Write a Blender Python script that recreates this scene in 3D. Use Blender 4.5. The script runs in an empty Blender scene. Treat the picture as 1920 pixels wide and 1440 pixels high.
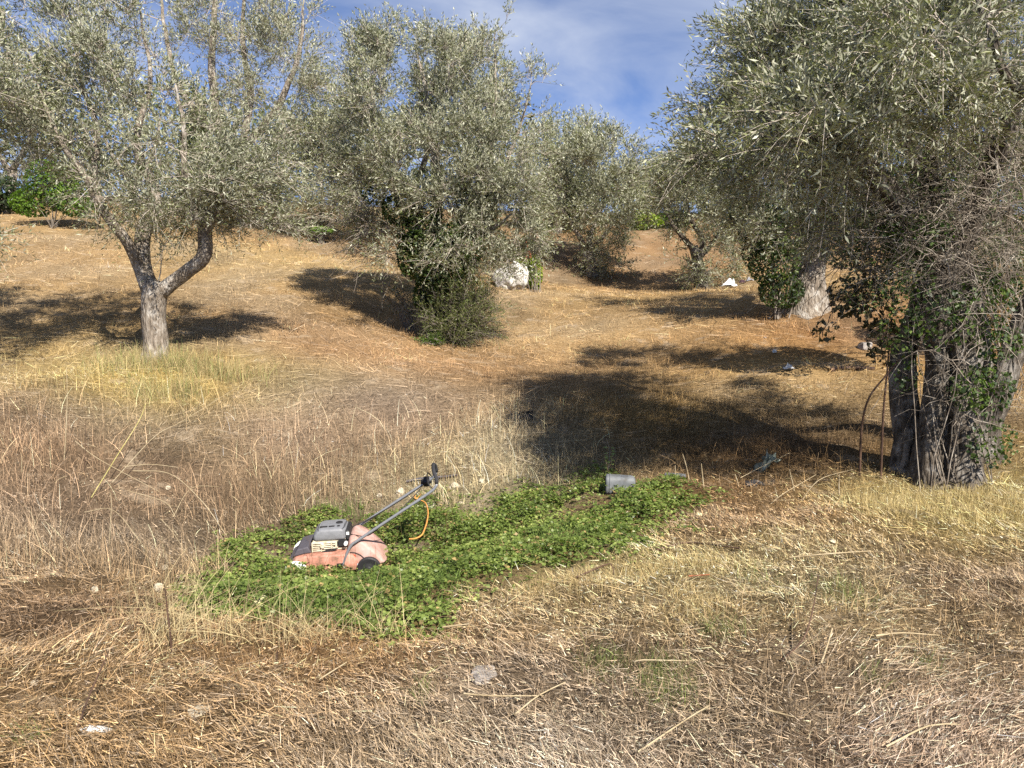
import bpy, math
import numpy as np

rng = np.random.default_rng(7)
scene = bpy.context.scene
C = scene.collection
PI = math.pi

# ------------------------------------------------------------------ camera, sky, sun, exposure
PITCH = math.radians(6.3)
CAMZ = 1.6
FPX = 1442.0
cam_d = bpy.data.cameras.new('camera')
cam_d.sensor_width = 36.0
cam_d.lens = FPX * 36.0 / 1920.0
cam_d.clip_start = 0.05
cam_d.clip_end = 3000
cam = bpy.data.objects.new('camera', cam_d)
cam.location = (0, 0, CAMZ)
cam.rotation_euler = (PI / 2 - PITCH, 0, 0)
C.objects.link(cam)
scene.camera = cam

SHDIR = np.array([-0.47, 0.88])                      # the way shadows fall on the ground
SHDIR /= np.linalg.norm(SHDIR)
SUN_EL = math.radians(43)
world = bpy.data.worlds.new('World')
scene.world = world
world.use_nodes = True
wn, wl = world.node_tree.nodes, world.node_tree.links
wn.clear()
w_out = wn.new('ShaderNodeOutputWorld')
sky = wn.new('ShaderNodeTexSky')
sky.sky_type = 'NISHITA'
sky.sun_disc = False
sky.sun_elevation = SUN_EL
sky.sun_rotation = math.atan2(-SHDIR[0], -SHDIR[1])
sky.altitude = 4000
sky.air_density = 0.7
sky.dust_density = 0.0
sky.ozone_density = 8.0
bg = wn.new('ShaderNodeBackground')
bg.inputs['Strength'].default_value = 0.085
wl.new(sky.outputs[0], bg.inputs['Color'])
# thin high cloud, all round the sky
tc = wn.new('ShaderNodeTexCoord')
sep = wn.new('ShaderNodeSeparateXYZ'); wl.new(tc.outputs['Generated'], sep.inputs[0])
mx = wn.new('ShaderNodeMath'); mx.operation = 'MAXIMUM'; mx.inputs[1].default_value = 0.02
wl.new(sep.outputs['Z'], mx.inputs[0])
add = wn.new('ShaderNodeMath'); add.operation = 'ADD'; add.inputs[1].default_value = 0.18
wl.new(mx.outputs[0], add.inputs[0])
dv = wn.new('ShaderNodeVectorMath'); dv.operation = 'DIVIDE'
cmb = wn.new('ShaderNodeCombineXYZ')
for i in range(3):
    wl.new(add.outputs[0], cmb.inputs[i])
wl.new(tc.outputs['Generated'], dv.inputs[0]); wl.new(cmb.outputs[0], dv.inputs[1])
mp = wn.new('ShaderNodeMapping'); mp.inputs['Scale'].default_value = (1.15, 1.5, 0.0)
mp.inputs['Location'].default_value = (12.5, 0.9, 0)
mp.inputs['Rotation'].default_value = (0, 0, 0.5)
wl.new(dv.outputs[0], mp.inputs['Vector'])
n1 = wn.new('ShaderNodeTexNoise'); n1.inputs['Scale'].default_value = 1.3
n1.inputs['Detail'].default_value = 9; n1.inputs['Roughness'].default_value = 0.55
n1.inputs['Distortion'].default_value = 0.5
wl.new(mp.outputs[0], n1.inputs['Vector'])
rmp = wn.new('ShaderNodeValToRGB')
rmp.color_ramp.elements[0].position = 0.42; rmp.color_ramp.elements[0].color = (0.16, 0.16, 0.16, 1)
rmp.color_ramp.elements[1].position = 0.76; rmp.color_ramp.elements[1].color = (0.85, 0.85, 0.85, 1)
wl.new(n1.outputs['Fac'], rmp.inputs[0])
bgc = wn.new('ShaderNodeBackground')
bgc.inputs['Color'].default_value = (0.74, 0.82, 1.0, 1)
bgc.inputs['Strength'].default_value = 0.40
mixw = wn.new('ShaderNodeMixShader')
wl.new(rmp.outputs[0], mixw.inputs[0]); wl.new(bg.outputs[0], mixw.inputs[1]); wl.new(bgc.outputs[0], mixw.inputs[2])
wl.new(mixw.outputs[0], w_out.inputs[0])

sun_d = bpy.data.lights.new('sun', 'SUN')
sun_d.energy = 5.0
sun_d.angle = math.radians(0.5)
sun_d.color = (1.0, 0.93, 0.82)
sun = bpy.data.objects.new('sun', sun_d)
from mathutils import Vector
ldir = Vector((SHDIR[0] * math.cos(SUN_EL), SHDIR[1] * math.cos(SUN_EL), -math.sin(SUN_EL)))
sun.rotation_euler = ldir.to_track_quat('-Z', 'Y').to_euler()
sun.location = (10, -20, 30)
C.objects.link(sun)

scene.view_settings.view_transform = 'Standard'
scene.view_settings.look = 'None'
scene.view_settings.exposure = 1.15
scene.view_settings.gamma = 1.0
scene.view_settings.use_curve_mapping = False
scene.cycles.max_bounces = 5
scene.cycles.diffuse_bounces = 2
scene.cycles.transmission_bounces = 3
scene.cycles.use_denoising = False
scene.cycles.sample_clamp_indirect = 4.0

# ------------------------------------------------------------------ helpers
CP, SP = math.cos(PITCH), math.sin(PITCH)

def at(px, py, Y):
    """the point at depth Y seen along the photo's ray (px, py)"""
    r, u = (px - 960) / FPX, (720 - py) / FPX
    d = np.array([r, CP + u * SP, -SP + u * CP])
    return np.array([0, 0, CAMZ]) + d * (Y / d[1])

def nrm(v):
    return v / np.maximum(np.linalg.norm(v, axis=-1, keepdims=True), 1e-9)

def lin(c):
    c = np.asarray(c, float) / 255.0
    return np.where(c <= 0.04045, c / 12.92, ((c + 0.055) / 1.055) ** 2.4)

def _h(ix, iy, iz, s):
    a = np.sin(ix * 127.1 + iy * 311.7 + iz * 74.7 + s * 17.3) * 43758.5453
    return a - np.floor(a)

def vnoise(p, s=0):
    """value noise in [0,1] for an array of 3D points"""
    i = np.floor(p); f = p - i; f = f * f * (3 - 2 * f)
    x, y, z = i[..., 0], i[..., 1], i[..., 2]
    r = 0
    for dx in (0, 1):
        for dy in (0, 1):
            for dz in (0, 1):
                w = (f[..., 0] if dx else 1 - f[..., 0]) * (f[..., 1] if dy else 1 - f[..., 1]) * (f[..., 2] if dz else 1 - f[..., 2])
                r = r + w * _h(x + dx, y + dy, z + dz, s)
    return r

def n2(x, y, sc, s=0):
    return vnoise(np.stack([np.asarray(x) * sc, np.asarray(y) * sc, np.zeros_like(np.asarray(x, float))], -1), s)

def mk(name, V, F, mat, parent=None, col=None, smooth=False):
    """one mesh object from arrays; F is one face array or a list of them"""
    V = np.asarray(V, np.float32).reshape(-1, 3)
    if parent is not None:
        V = V - np.array(root_loc(parent), np.float32)
    Fs = F if isinstance(F, list) else [F]
    Fs = [np.asarray(f, np.int32) for f in Fs if len(f)]
    loops = np.concatenate([f.ravel() for f in Fs])
    cnt = np.concatenate([np.full(len(f), f.shape[1], np.int32) for f in Fs])
    me = bpy.data.meshes.new(name)
    me.vertices.add(len(V)); me.vertices.foreach_set('co', V.ravel())
    me.loops.add(len(loops)); me.loops.foreach_set('vertex_index', loops)
    me.polygons.add(len(cnt))
    st = np.zeros(len(cnt), np.int32); st[1:] = np.cumsum(cnt)[:-1]
    me.polygons.foreach_set('loop_start', st)
    if smooth:
        me.polygons.foreach_set('use_smooth', np.ones(len(cnt), bool))
    me.update(calc_edges=True)
    if col is not None:
        a = me.attributes.new('col', 'FLOAT_COLOR', 'POINT')
        cc = np.ones((len(V), 4), np.float32); cc[:, :3] = col
        a.data.foreach_set('color', cc.ravel())
    if mat is not None:
        me.materials.append(mat)
    o = bpy.data.objects.new(name, me)
    C.objects.link(o)
    if parent is not None:
        o.parent = parent
    return o

def root_loc(o):
    v = np.zeros(3)
    while o is not None:
        v = v + np.array(o.location); o = o.parent
    return v

def thing(name, label, cat, loc, group=None):
    o = bpy.data.objects.new(name, None)
    o.empty_display_size = 0.2
    o.location = tuple(float(v) for v in loc)
    C.objects.link(o)
    o['label'] = label; o['category'] = cat
    if group: o['group'] = group
    return o

def tag(o, label=None, cat=None, group=None, kind=None):
    if label: o['label'] = label
    if cat: o['category'] = cat
    if group: o['group'] = group
    if kind: o['kind'] = kind
    return o

def frames(P):
    """tangents and two normals along paths P (...,K,3)"""
    T = np.gradient(P, axis=-2); T = nrm(T)
    ref = np.where(np.abs(T[..., 2:3]) > 0.9, np.array([1.0, 0, 0]), np.array([0, 0, 1.0]))
    N = nrm(np.cross(T, ref))
    for k in range(1, P.shape[-2]):                  # carry the first normal along the path without twisting
        n_ = N[..., k - 1, :]; t_ = T[..., k, :]
        N[..., k, :] = nrm(n_ - t_ * (n_ * t_).sum(-1, keepdims=True))
    return T, N, np.cross(T, N)

def tubes(P, R, sides=4):
    """P (N,K,3), R (N,K) -> verts, quads"""
    N, K = P.shape[:2]
    _, A, B = frames(P)
    # keep the frame from flipping along a path
    th = np.linspace(0, 2 * PI, sides, endpoint=False)
    V = P[:, :, None, :] + R[:, :, None, None] * (np.cos(th)[None, None, :, None] * A[:, :, None, :] + np.sin(th)[None, None, :, None] * B[:, :, None, :])
    idx = np.arange(N * K * sides).reshape(N, K, sides)
    a = idx[:, :-1, :]; b = np.roll(a, -1, 2); d = idx[:, 1:, :]; c = np.roll(d, -1, 2)
    return V.reshape(-1, 3), np.stack([a, b, c, d], -1).reshape(-1, 4)

def ribbons(P, W, side, taper=True):
    """P (N,K,3), W (N,), side (N,3): flat strips"""
    N, K = P.shape[:2]
    w = np.ones(K) if not taper else np.linspace(1, 0.25, K)
    off = side[:, None, :] * (W[:, None] * w[None, :])[:, :, None] * 0.5
    V = np.stack([P - off, P + off], 2)
    idx = np.arange(N * K * 2).reshape(N, K, 2)
    F = np.stack([idx[:, :-1, 0], idx[:, :-1, 1], idx[:, 1:, 1], idx[:, 1:, 0]], -1).reshape(-1, 4)
    return V.reshape(-1, 3), F

def rep(col, k):
    return np.repeat(col, k, axis=0)

def join(parts):
    V, F, n = [], [], 0
    for v, f in parts:
        V.append(v); F.append(f + n); n += len(v)
    return np.concatenate(V), np.concatenate(F)

def smoothpath(pts, rad, step):
    """Catmull-Rom through points with radii, resampled"""
    pts = np.asarray(pts, float); rad = np.asarray(rad, float)
    q = np.concatenate([[2 * pts[0] - pts[1]], pts, [2 * pts[-1] - pts[-2]]])
    out, ro = [], []
    for i in range(len(pts) - 1):
        p0, p1, p2, p3 = q[i:i + 4]
        n = max(2, int(np.linalg.norm(p2 - p1) / step))
        for t in np.arange(n) / n:
            out.append(0.5 * ((2 * p1) + (-p0 + p2) * t + (2 * p0 - 5 * p1 + 4 * p2 - p3) * t * t + (-p0 + 3 * p1 - 3 * p2 + p3) * t ** 3))
            ro.append(rad[i] + (rad[i + 1] - rad[i]) * t)
    out.append(pts[-1]); ro.append(rad[-1])
    return np.array(out), np.array(ro)

def limb(pts, rad, step=0.06, sides=18, flute=0.12, seed=0, wob=0.0, flare=0.0, grooves=()):
    """a gnarled limb: displaced tube along a path, capped"""
    P, R = smoothpath(pts, rad, step)
    if wob:
        P = P + (np.stack([vnoise(P * 3.1 + 9.7 * k, seed + k) for k in range(3)], -1) - 0.5) * wob
    V, F = tubes(P[None], R[None], sides)
    V = V.reshape(len(P), sides, 3)
    ctr = P[:, None, :]
    D = V - ctr
    th = np.arange(sides) / sides * 2 * PI
    L = np.concatenate([[0], np.cumsum(np.linalg.norm(np.diff(P, axis=0), axis=1))])
    q = np.stack(np.broadcast_arrays(np.cos(th)[None, :] * 1.7 + 5, np.sin(th)[None, :] * 1.7 + 5, (L * 1.3)[:, None]), -1)
    q2 = q * np.array([2.6, 2.6, 3.0])
    d = (vnoise(q, seed) - 0.5) * 2.2 * flute + (vnoise(q2, seed + 3) - 0.5) * flute * 1.1
    for g_a, g_w, g_d, g_l0, g_l1 in grooves:
        da = np.angle(np.exp(1j * (th[None, :] - g_a - 0.35 * np.sin(L * 2.2)[:, None])))
        d = d - g_d * np.exp(-(da / g_w) ** 2) * (np.clip((L - g_l0) * 6, 0, 1) * np.clip((g_l1 - L) * 6, 0, 1))[:, None]
    if flare:
        d = d + flare * np.exp(-L / 0.22)[:, None] * (0.5 + vnoise(q * np.array([1.6, 1.6, 0.2]), seed + 5))
    V = ctr + D * (1 + d)[..., None]
    V = V.reshape(-1, 3)
    n = len(V)
    V = np.concatenate([V, P[:1], P[-1:]])
    i0 = np.arange(sides); i1 = (i0 + 1) % sides
    cap = np.concatenate([np.stack([i1, i0, np.full(sides, n)], -1), np.stack([n - sides + i0, n - sides + i1, np.full(sides, n + 1)], -1)])
    return V, [F, cap], P, R

# ------------------------------------------------------------------ materials
def new_mat(name):
    m = bpy.data.materials.new(name); m.use_nodes = True
    nt = m.node_tree
    return m, nt.nodes, nt.links, nt.nodes['Principled BSDF']

def attr_mat(name, rough=0.6, spec=0.3, trans=0.0, back=None, tcol=(1, 1, 1)):
    m, n, l, p = new_mat(name)
    a = n.new('ShaderNodeAttribute'); a.attribute_name = 'col'
    src = a.outputs['Color']
    if back is not None:
        g = n.new('ShaderNodeNewGeometry')
        mix = n.new('ShaderNodeMix'); mix.data_type = 'RGBA'
        l.new(g.outputs['Backfacing'], mix.inputs['Factor'])
        l.new(src, mix.inputs['A']); mix.inputs['B'].default_value = (*back, 1)
        src = mix.outputs['Result']
    l.new(src, p.inputs['Base Color'])
    p.inputs['Roughness'].default_value = rough
    p.inputs['Specular IOR Level'].default_value = spec
    if trans:
        t = n.new('ShaderNodeBsdfTranslucent')
        ml = n.new('ShaderNodeMix'); ml.data_type = 'RGBA'; ml.blend_type = 'MULTIPLY'; ml.inputs['Factor'].default_value = 1
        l.new(a.outputs['Color'], ml.inputs['A']); ml.inputs['B'].default_value = (*tcol, 1)
        l.new(ml.outputs['Result'], t.inputs['Color'])
        ms = n.new('ShaderNodeMixShader'); ms.inputs[0].default_value = trans
        l.new(p.outputs[0], ms.inputs[1]); l.new(t.outputs[0], ms.inputs[2])
        l.new(ms.outputs[0], n['Material Output'].inputs['Surface'])
    return m

def noise_mat(name, cols, scale=8, stretch=(1, 1, 1), rough=0.8, bump=0.3, detail=6, spec=0.3, pos=(0.3, 0.7), bdist=0.02, metal=0.0):
    m, n, l, p = new_mat(name)
    tcn = n.new('ShaderNodeTexCoord'); mpn = n.new('ShaderNodeMapping'); mpn.inputs['Scale'].default_value = stretch
    l.new(tcn.outputs['Object'], mpn.inputs['Vector'])
    no = n.new('ShaderNodeTexNoise'); no.inputs['Scale'].default_value = scale; no.inputs['Detail'].default_value = detail
    no.inputs['Roughness'].default_value = 0.65
    l.new(mpn.outputs[0], no.inputs['Vector'])
    r = n.new('ShaderNodeValToRGB')
    el = r.color_ramp.elements
    k = len(cols)
    while len(el) < k: el.new(0.5)
    for i, c in enumerate(cols):
        el[i].position = pos[0] + (pos[1] - pos[0]) * i / max(1, k - 1); el[i].color = (*c, 1)
    l.new(no.outputs['Fac'], r.inputs[0]); l.new(r.outputs[0], p.inputs['Base Color'])
    p.inputs['Roughness'].default_value = rough; p.inputs['Specular IOR Level'].default_value = spec
    p.inputs['Metallic'].default_value = metal
    if bump:
        b = n.new('ShaderNodeBump'); b.inputs['Strength'].default_value = bump; b.inputs['Distance'].default_value = bdist
        l.new(no.outputs['Fac'], b.inputs['Height']); l.new(b.outputs[0], p.inputs['Normal'])
    return m

def bark_mat(name, dark, mid, pale, lichen):
    m, n, l, p = new_mat(name)
    tcn = n.new('ShaderNodeTexCoord')
    mpn = n.new('ShaderNodeMapping'); mpn.inputs['Scale'].default_value = (1, 1, 0.22)
    l.new(tcn.outputs['Object'], mpn.inputs['Vector'])
    no = n.new('ShaderNodeTexNoise'); no.inputs['Scale'].default_value = 22; no.inputs['Detail'].default_value = 8; no.inputs['Roughness'].default_value = 0.7
    no.inputs['Distortion'].default_value = 0.6
    l.new(mpn.outputs[0], no.inputs['Vector'])
    vo = n.new('ShaderNodeTexVoronoi'); vo.feature = 'DISTANCE_TO_EDGE'; vo.inputs['Scale'].default_value = 26
    l.new(mpn.outputs[0], vo.inputs['Vector'])
    r = n.new('ShaderNodeValToRGB'); el = r.color_ramp.elements; el.new(0.5)
    for i, (q, c) in enumerate(((0.32, dark), (0.5, mid), (0.68, pale))):
        el[i].position = q; el[i].color = (*c, 1)
    l.new(no.outputs['Fac'], r.inputs[0])
    n2_ = n.new('ShaderNodeTexNoise'); n2_.inputs['Scale'].default_value = 5.5; n2_.inputs['Detail'].default_value = 8; n2_.inputs['Roughness'].default_value = 0.75
    l.new(tcn.outputs['Object'], n2_.inputs['Vector'])
    r2 = n.new('ShaderNodeValToRGB'); r2.color_ramp.elements[0].position = 0.5; r2.color_ramp.elements[1].position = 0.64
    l.new(n2_.outputs['Fac'], r2.inputs[0])
    mix = n.new('ShaderNodeMix'); mix.data_type = 'RGBA'; l.new(r2.outputs[0], mix.inputs['Factor'])
    l.new(r.outputs[0], mix.inputs['A']); mix.inputs['B'].default_value = (*lichen, 1)
    l.new(mix.outputs['Result'], p.inputs['Base Color'])
    ma = n.new('ShaderNodeMath'); ma.operation = 'MULTIPLY_ADD'; ma.inputs[1].default_value = 1.4
    l.new(vo.outputs['Distance'], ma.inputs[0]); l.new(no.outputs['Fac'], ma.inputs[2])
    b = n.new('ShaderNodeBump'); b.inputs['Strength'].default_value = 0.9; b.inputs['Distance'].default_value = 0.025
    l.new(ma.outputs[0], b.inputs['Height']); l.new(b.outputs[0], p.inputs['Normal'])
    p.inputs['Roughness'].default_value = 0.9; p.inputs['Specular IOR Level'].default_value = 0.15
    return m

def plain(name, c, rough=0.5, spec=0.4, metal=0.0, var=0.15, scale=30, bump=0.1):
    c = np.array(c)
    return noise_mat(name, [tuple(c * (1 - var)), tuple(c), tuple(np.minimum(c * (1 + var), 1))], scale=scale, rough=rough, bump=bump, spec=spec, metal=metal, bdist=0.004)

M_LEAF = attr_mat('olive_leaf', rough=0.45, spec=0.4, trans=0.14, back=(0.34, 0.345, 0.25), tcol=(1.6, 1.7, 0.8))
M_GREEN = attr_mat('green_leaf', rough=0.45, spec=0.4, trans=0.25, tcol=(1.5, 1.9, 0.6))
M_STRAW = attr_mat('dry_straw', rough=0.7, spec=0.25, trans=0.0)
M_GRASS = attr_mat('dry_grass', rough=0.65, spec=0.25, trans=0.2, tcol=(1.3, 1.2, 0.9))
M_BARK = bark_mat('olive_bark', (0.07, 0.055, 0.04), (0.20, 0.165, 0.13), (0.36, 0.32, 0.27), (0.42, 0.39, 0.35))
M_BARKO = bark_mat('old_bark', (0.018, 0.014, 0.011), (0.085, 0.07, 0.055), (0.22, 0.195, 0.165), (0.26, 0.24, 0.215))
M_BARKD = bark_mat('dark_bark', (0.03, 0.024, 0.018), (0.09, 0.072, 0.055), (0.2, 0.17, 0.14), (0.26, 0.24, 0.21))
M_TWIG = noise_mat('twig_bark', [(0.09, 0.075, 0.06), (0.2, 0.17, 0.14), (0.32, 0.28, 0.24)], scale=9, rough=0.85, bump=0)
M_TWIGP = noise_mat('pale_twig_bark', [(0.2, 0.165, 0.13), (0.36, 0.31, 0.26), (0.48, 0.43, 0.37)], scale=9, rough=0.85, bump=0)

# ------------------------------------------------------------------ terrain
ctrl = []
def cp_(px, py, Y): ctrl.append(at(px, py, Y))
def cz_(x, y, z): ctrl.append(np.array([x, y, z], float))
for x in (-8, -3, 0, 3, 8):
    cz_(x, -8, -0.1); cz_(x, 0, 0.0); cz_(x, 2.4, 0.0)
cp_(1400, 1000, 5.1); cp_(1800, 1000, 5.1); cp_(1100, 1090, 4.25); cp_(700, 1200, 3.6); cp_(300, 1200, 3.6); cp_(1900, 920, 6.2)
cp_(960, 1250, 3.4)
cp_(1760, 890, 6.6); cp_(1450, 900, 6.9)
cp_(640, 1062, 6.25); cp_(480, 1100, 5.4); cp_(800, 1060, 5.9); cp_(960, 1010, 6.2); cp_(1150, 960, 6.4)
cp_(1200, 915, 7.0); cp_(960, 910, 7.7); cp_(700, 965, 7.5); cp_(500, 985, 7.2)
cp_(300, 1010, 6.3); cp_(0, 1010, 5.7); cp_(100, 1130, 4.3)
cp_(600, 780, 9.2); cp_(860, 790, 9.2); cp_(975, 782, 9.0); cp_(1290, 850, 7.8); cp_(1290, 700, 11.0); cp_(1500, 800, 8.6)
cp_(0, 760, 8.6); cp_(300, 755, 9.2); cp_(-200, 800, 8.2)
cp_(290, 672, 10.5); cp_(0, 680, 10.6); cp_(550, 680, 10.8)
cp_(830, 640, 14); cp_(960, 640, 14); cp_(600, 600, 13.2); cp_(1200, 600, 14.5); cp_(1510, 585, 13.5); cp_(1480, 690, 10.5); cp_(1750, 690, 10.5)
cp_(300, 530, 16); cp_(0, 540, 15.5); cp_(560, 520, 17); cp_(760, 520, 18)
cp_(975, 535, 20); cp_(1120, 520, 24); cp_(1315, 543, 21); cp_(1420, 520, 21); cp_(1060, 470, 26)
cp_(0, 412, 24); cp_(300, 425, 24); cp_(500, 428, 24); cp_(640, 445, 24); cp_(720, 478, 23); cp_(-300, 410, 24)
cp_(1220, 432, 33); cp_(1050, 440, 31); cp_(1350, 440, 31)
cp_(1900, 600, 13); cp_(1850, 500, 22); cp_(2200, 560, 14)
for x in (-60, -30, 0, 30, 60):
    cz_(x, 70, 9.0); cz_(x, 120, 11.5)
cz_(-30, 5, -0.3); cz_(30, 5, -0.3); cz_(-30, 24, 4.6); cz_(30, 24, 3.0)
K_ = np.array(ctrl)
# thin-plate spline with a little smoothing
def _tps(r2): return np.where(r2 > 1e-12, r2 * np.log(np.maximum(r2, 1e-12)), 0)
_XY = K_[:, :2]
_d2 = ((_XY[:, None] - _XY[None]) ** 2).sum(-1)
_n = len(K_)
_A = np.zeros((_n + 3, _n + 3))
_A[:_n, :_n] = _tps(_d2) + np.eye(_n) * 0.25
_A[:_n, _n] = 1; _A[:_n, _n + 1:] = _XY
_A[_n, :_n] = 1; _A[_n + 1:, :_n] = _XY.T
_W = np.linalg.solve(_A, np.concatenate([K_[:, 2], np.zeros(3)]))

def H(x, y):
    x = np.asarray(x, float); y = np.asarray(y, float)
    xc = np.clip(x, -70, 70); yc = np.clip(y, -12, 125)
    out = np.empty(x.shape).ravel(); xf, yf = xc.ravel(), yc.ravel()
    for s in range(0, len(xf), 20000):
        a, b = xf[s:s + 20000], yf[s:s + 20000]
        r2 = (a[:, None] - _XY[:, 0]) ** 2 + (b[:, None] - _XY[:, 1]) ** 2
        out[s:s + 20000] = _tps(r2) @ _W[:_n] + _W[_n] + _W[_n + 1] * a + _W[_n + 2] * b
    z = out.reshape(x.shape)
    rough = 0.5 + 0.5 * np.clip((y - 3) / 4, 0, 1)
    z = z + (n2(x, y, 0.9, 1) - 0.5) * 0.13 * rough + (n2(x, y, 2.7, 2) - 0.5) * 0.07 + (n2(x, y, 6.5, 3) - 0.5) * 0.055 * np.clip(1.6 - 0.1 * y, 0.3, 1)
    return z

def H1(x, y): return float(H(np.array([x]), np.array([y]))[0])

def hit(px, py, lo=1.5, hi=60):
    """where the ray through (px, py) meets the ground"""
    ys = np.exp(np.linspace(math.log(lo), math.log(hi), 500))
    p = np.array([at(px, py, y) for y in ys])
    g = p[:, 2] - H(p[:, 0], p[:, 1])
    k = np.argmax(g <= 0) if (g <= 0).any() else len(ys) - 1
    if k == 0: return p[0]
    t = g[k - 1] / (g[k - 1] - g[k]) if g[k] < 0 else 0
    q = p[k - 1] + (p[k] - p[k - 1]) * t
    q[2] = H1(q[0], q[1])
    return q

# what grows and lies on the ground, by place: colour of the dry litter there (sRGB as seen in full sun)
anch = [(100, 480, 206, 164, 114), (450, 480, 216, 176, 120), (300, 720, 214, 178, 106), (500, 700, 204, 168, 108), (1100, 600, 210, 168, 116),
        (1250, 560, 205, 163, 108), (1500, 720, 206, 160, 98), (1640, 620, 188, 136, 86), (560, 820, 184, 152, 122), (300, 900, 160, 129, 100),
        (100, 950, 160, 130, 102), (60, 1150, 163, 128, 94), (300, 1260, 190, 150, 105), (560, 1250, 182, 140, 96), (760, 1205, 188, 142, 92),
        (1000, 1125, 190, 150, 94), (1200, 1080, 214, 180, 108), (1450, 975, 184, 140, 94), (1330, 930, 162, 122, 80), (1500, 1100, 192, 160, 110), (1760, 945, 216, 186, 116),
        (1840, 1100, 180, 146, 110), (960, 1300, 164, 134, 104), (1400, 1350, 178, 148, 114), (1100, 1425, 190, 160, 130), (800, 1400, 168, 138, 104),
        (1700, 1400, 186, 152, 122), (1250, 780, 176, 138, 84), (850, 900, 200, 174, 132), (890, 925, 206, 182, 138), (660, 1000, 150, 122, 92), (640, 650, 200, 150, 100), (60, 830, 160, 128, 98),
        (760, 680, 195, 150, 105), (720, 760, 176, 145, 118), (1230, 470, 196, 150, 104), (600, 450, 205, 160, 108), (1450, 850, 152, 114, 74), (200, 1400, 182, 142, 96)]
_ax, _ac = [], []
for a in anch:
    q = hit(a[0], a[1]); _ax.append((q[0], q[1])); _ac.append(lin(a[2:]))
_ax = np.array(_ax); _ac = np.array(_ac) * 0.575 * np.array([0.95, 1.06, 1.17])

def feat(x, y):
    y = np.maximum(y, 0.8)
    return np.stack([x / (0.6 + 0.28 * y), np.log(y + 0.6) * 4.2], -1)
_af = feat(_ax[:, 0], _ax[:, 1])

def litter(x, y):
    """mean colour of the dry litter at ground points"""
    x = np.asarray(x, float).ravel(); y = np.asarray(y, float).ravel()
    out = np.empty((len(x), 3))
    for s in range(0, len(x), 40000):
        f = feat(x[s:s + 40000], y[s:s + 40000])
        d2 = ((f[:, None] - _af[None]) ** 2).sum(-1)
        w = 1 / (d2 + 0.03) ** 1.6
        out[s:s + 40000] = (w @ _ac) / w.sum(1, keepdims=True)
        xx, yy = x[s:s + 40000], y[s:s + 40000]
        v = 0.62 + 0.42 * n2(xx, yy, 1.1, 81) + 0.36 * n2(xx, yy * 1.6, 3.3, 82)
        g_ = np.clip(n2(xx, yy, 0.7, 83) * 2.2 - 1.0, 0, 1)[:, None] * 0.35
        o_ = out[s:s + 40000] * v[:, None]
        out[s:s + 40000] = o_ * (1 - g_) + g_ * o_.mean(1, keepdims=True) * np.array([1.12, 1.0, 0.78])
    return out

green_px = [(395, 1085), (425, 1020), (500, 985), (560, 962), (640, 955), (705, 968), (790, 965), (850, 945), (960, 908), (1100, 902), (1210, 903), (1300, 916), (1310, 945),
            (1230, 1000), (1120, 1045), (1010, 1075), (930, 1105), (840, 1140), (760, 1172), (640, 1190), (520, 1188), (420, 1172), (385, 1130)]
green_xy = np.array([hit(*p)[:2] for p in green_px])

def in_poly(x, y, poly):
    x = np.asarray(x, float); y = np.asarray(y, float)
    ins = np.zeros(x.shape, bool); n = len(poly); j = n - 1
    for i in range(n):
        xi, yi = poly[i]; xj, yj = poly[j]
        c = ((yi > y) != (yj > y)) & (x < (xj - xi) * (y - yi) / (yj - yi + 1e-12) + xi)
        ins ^= c; j = i
    return ins

def poly_dist(x, y, poly):
    d = np.full(x.shape, 1e9); n = len(poly)
    for i in range(n):
        a, b = poly[i], poly[(i + 1) % n]
        ab = b - a
        t = np.clip(((x - a[0]) * ab[0] + (y - a[1]) * ab[1]) / (ab @ ab + 1e-12), 0, 1)
        d = np.minimum(d, np.hypot(x - a[0] - t * ab[0], y - a[1] - t * ab[1]))
    return d

def green_in(x, y, grow=0.07):
    """signed depth inside the green patch, ragged edge"""
    ins = in_poly(x, y, green_xy)
    d = poly_dist(x, y, green_xy) * np.where(ins, 1, -1)
    return d + (n2(x, y, 2.2, 11) - 0.5) * 0.5 + (n2(x, y, 6, 12) - 0.5) * 0.25 + grow

def axis(lo, hi, fine_lo, fine_hi, h, g=1.12):
    a = list(np.arange(fine_lo, fine_hi, h))
    s = h; v = a[-1]
    while v < hi: s *= g; v += s; a.append(v)
    s = h; v = a[0]; pre = []
    while v > lo: s *= g; v -= s; pre.append(v)
    return np.array(pre[::-1] + a)
gx = axis(-400, 400, -4.2, 4.2, 0.085, 1.065); gy = axis(-60, 900, 1.6, 6.5, 0.08, 1.045)
GX, GY = np.meshgrid(gx, gy)
GZ = H(GX, GY)
GZ = np.where(GY > 125, GZ + (GY - 125) * 0.0, GZ)
nx_, ny_ = len(gx), len(gy)
idx = np.arange(nx_ * ny_).reshape(ny_, nx_)
GF = np.stack([idx[:-1, :-1], idx[:-1, 1:], idx[1:, 1:], idx[1:, :-1]], -1).reshape(-1, 4)
gcol = litter(GX, GY) * np.clip(0.58 + 0.36 * (GY.ravel() - 4.8) / 4.5, 0.58, 0.94)[:, None]   # earth and old thatch, painted darker up close for shade between the straws
gm, gn, gl, gp = new_mat('dry_ground')
a_ = gn.new('ShaderNodeAttribute'); a_.attribute_name = 'col'
tcg = gn.new('ShaderNodeTexCoord')
def gnoise(sc, det, ro=0.6):
    q = gn.new('ShaderNodeTexNoise'); q.inputs['Scale'].default_value = sc; q.inputs['Detail'].default_value = det; q.inputs['Roughness'].default_value = ro
    gl.new(tcg.outputs['Object'], q.inputs['Vector']); return q
na = gnoise(2.2, 8, 0.65); nb = gnoise(26, 6, 0.7); nc = gnoise(95, 3, 0.6)
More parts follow.
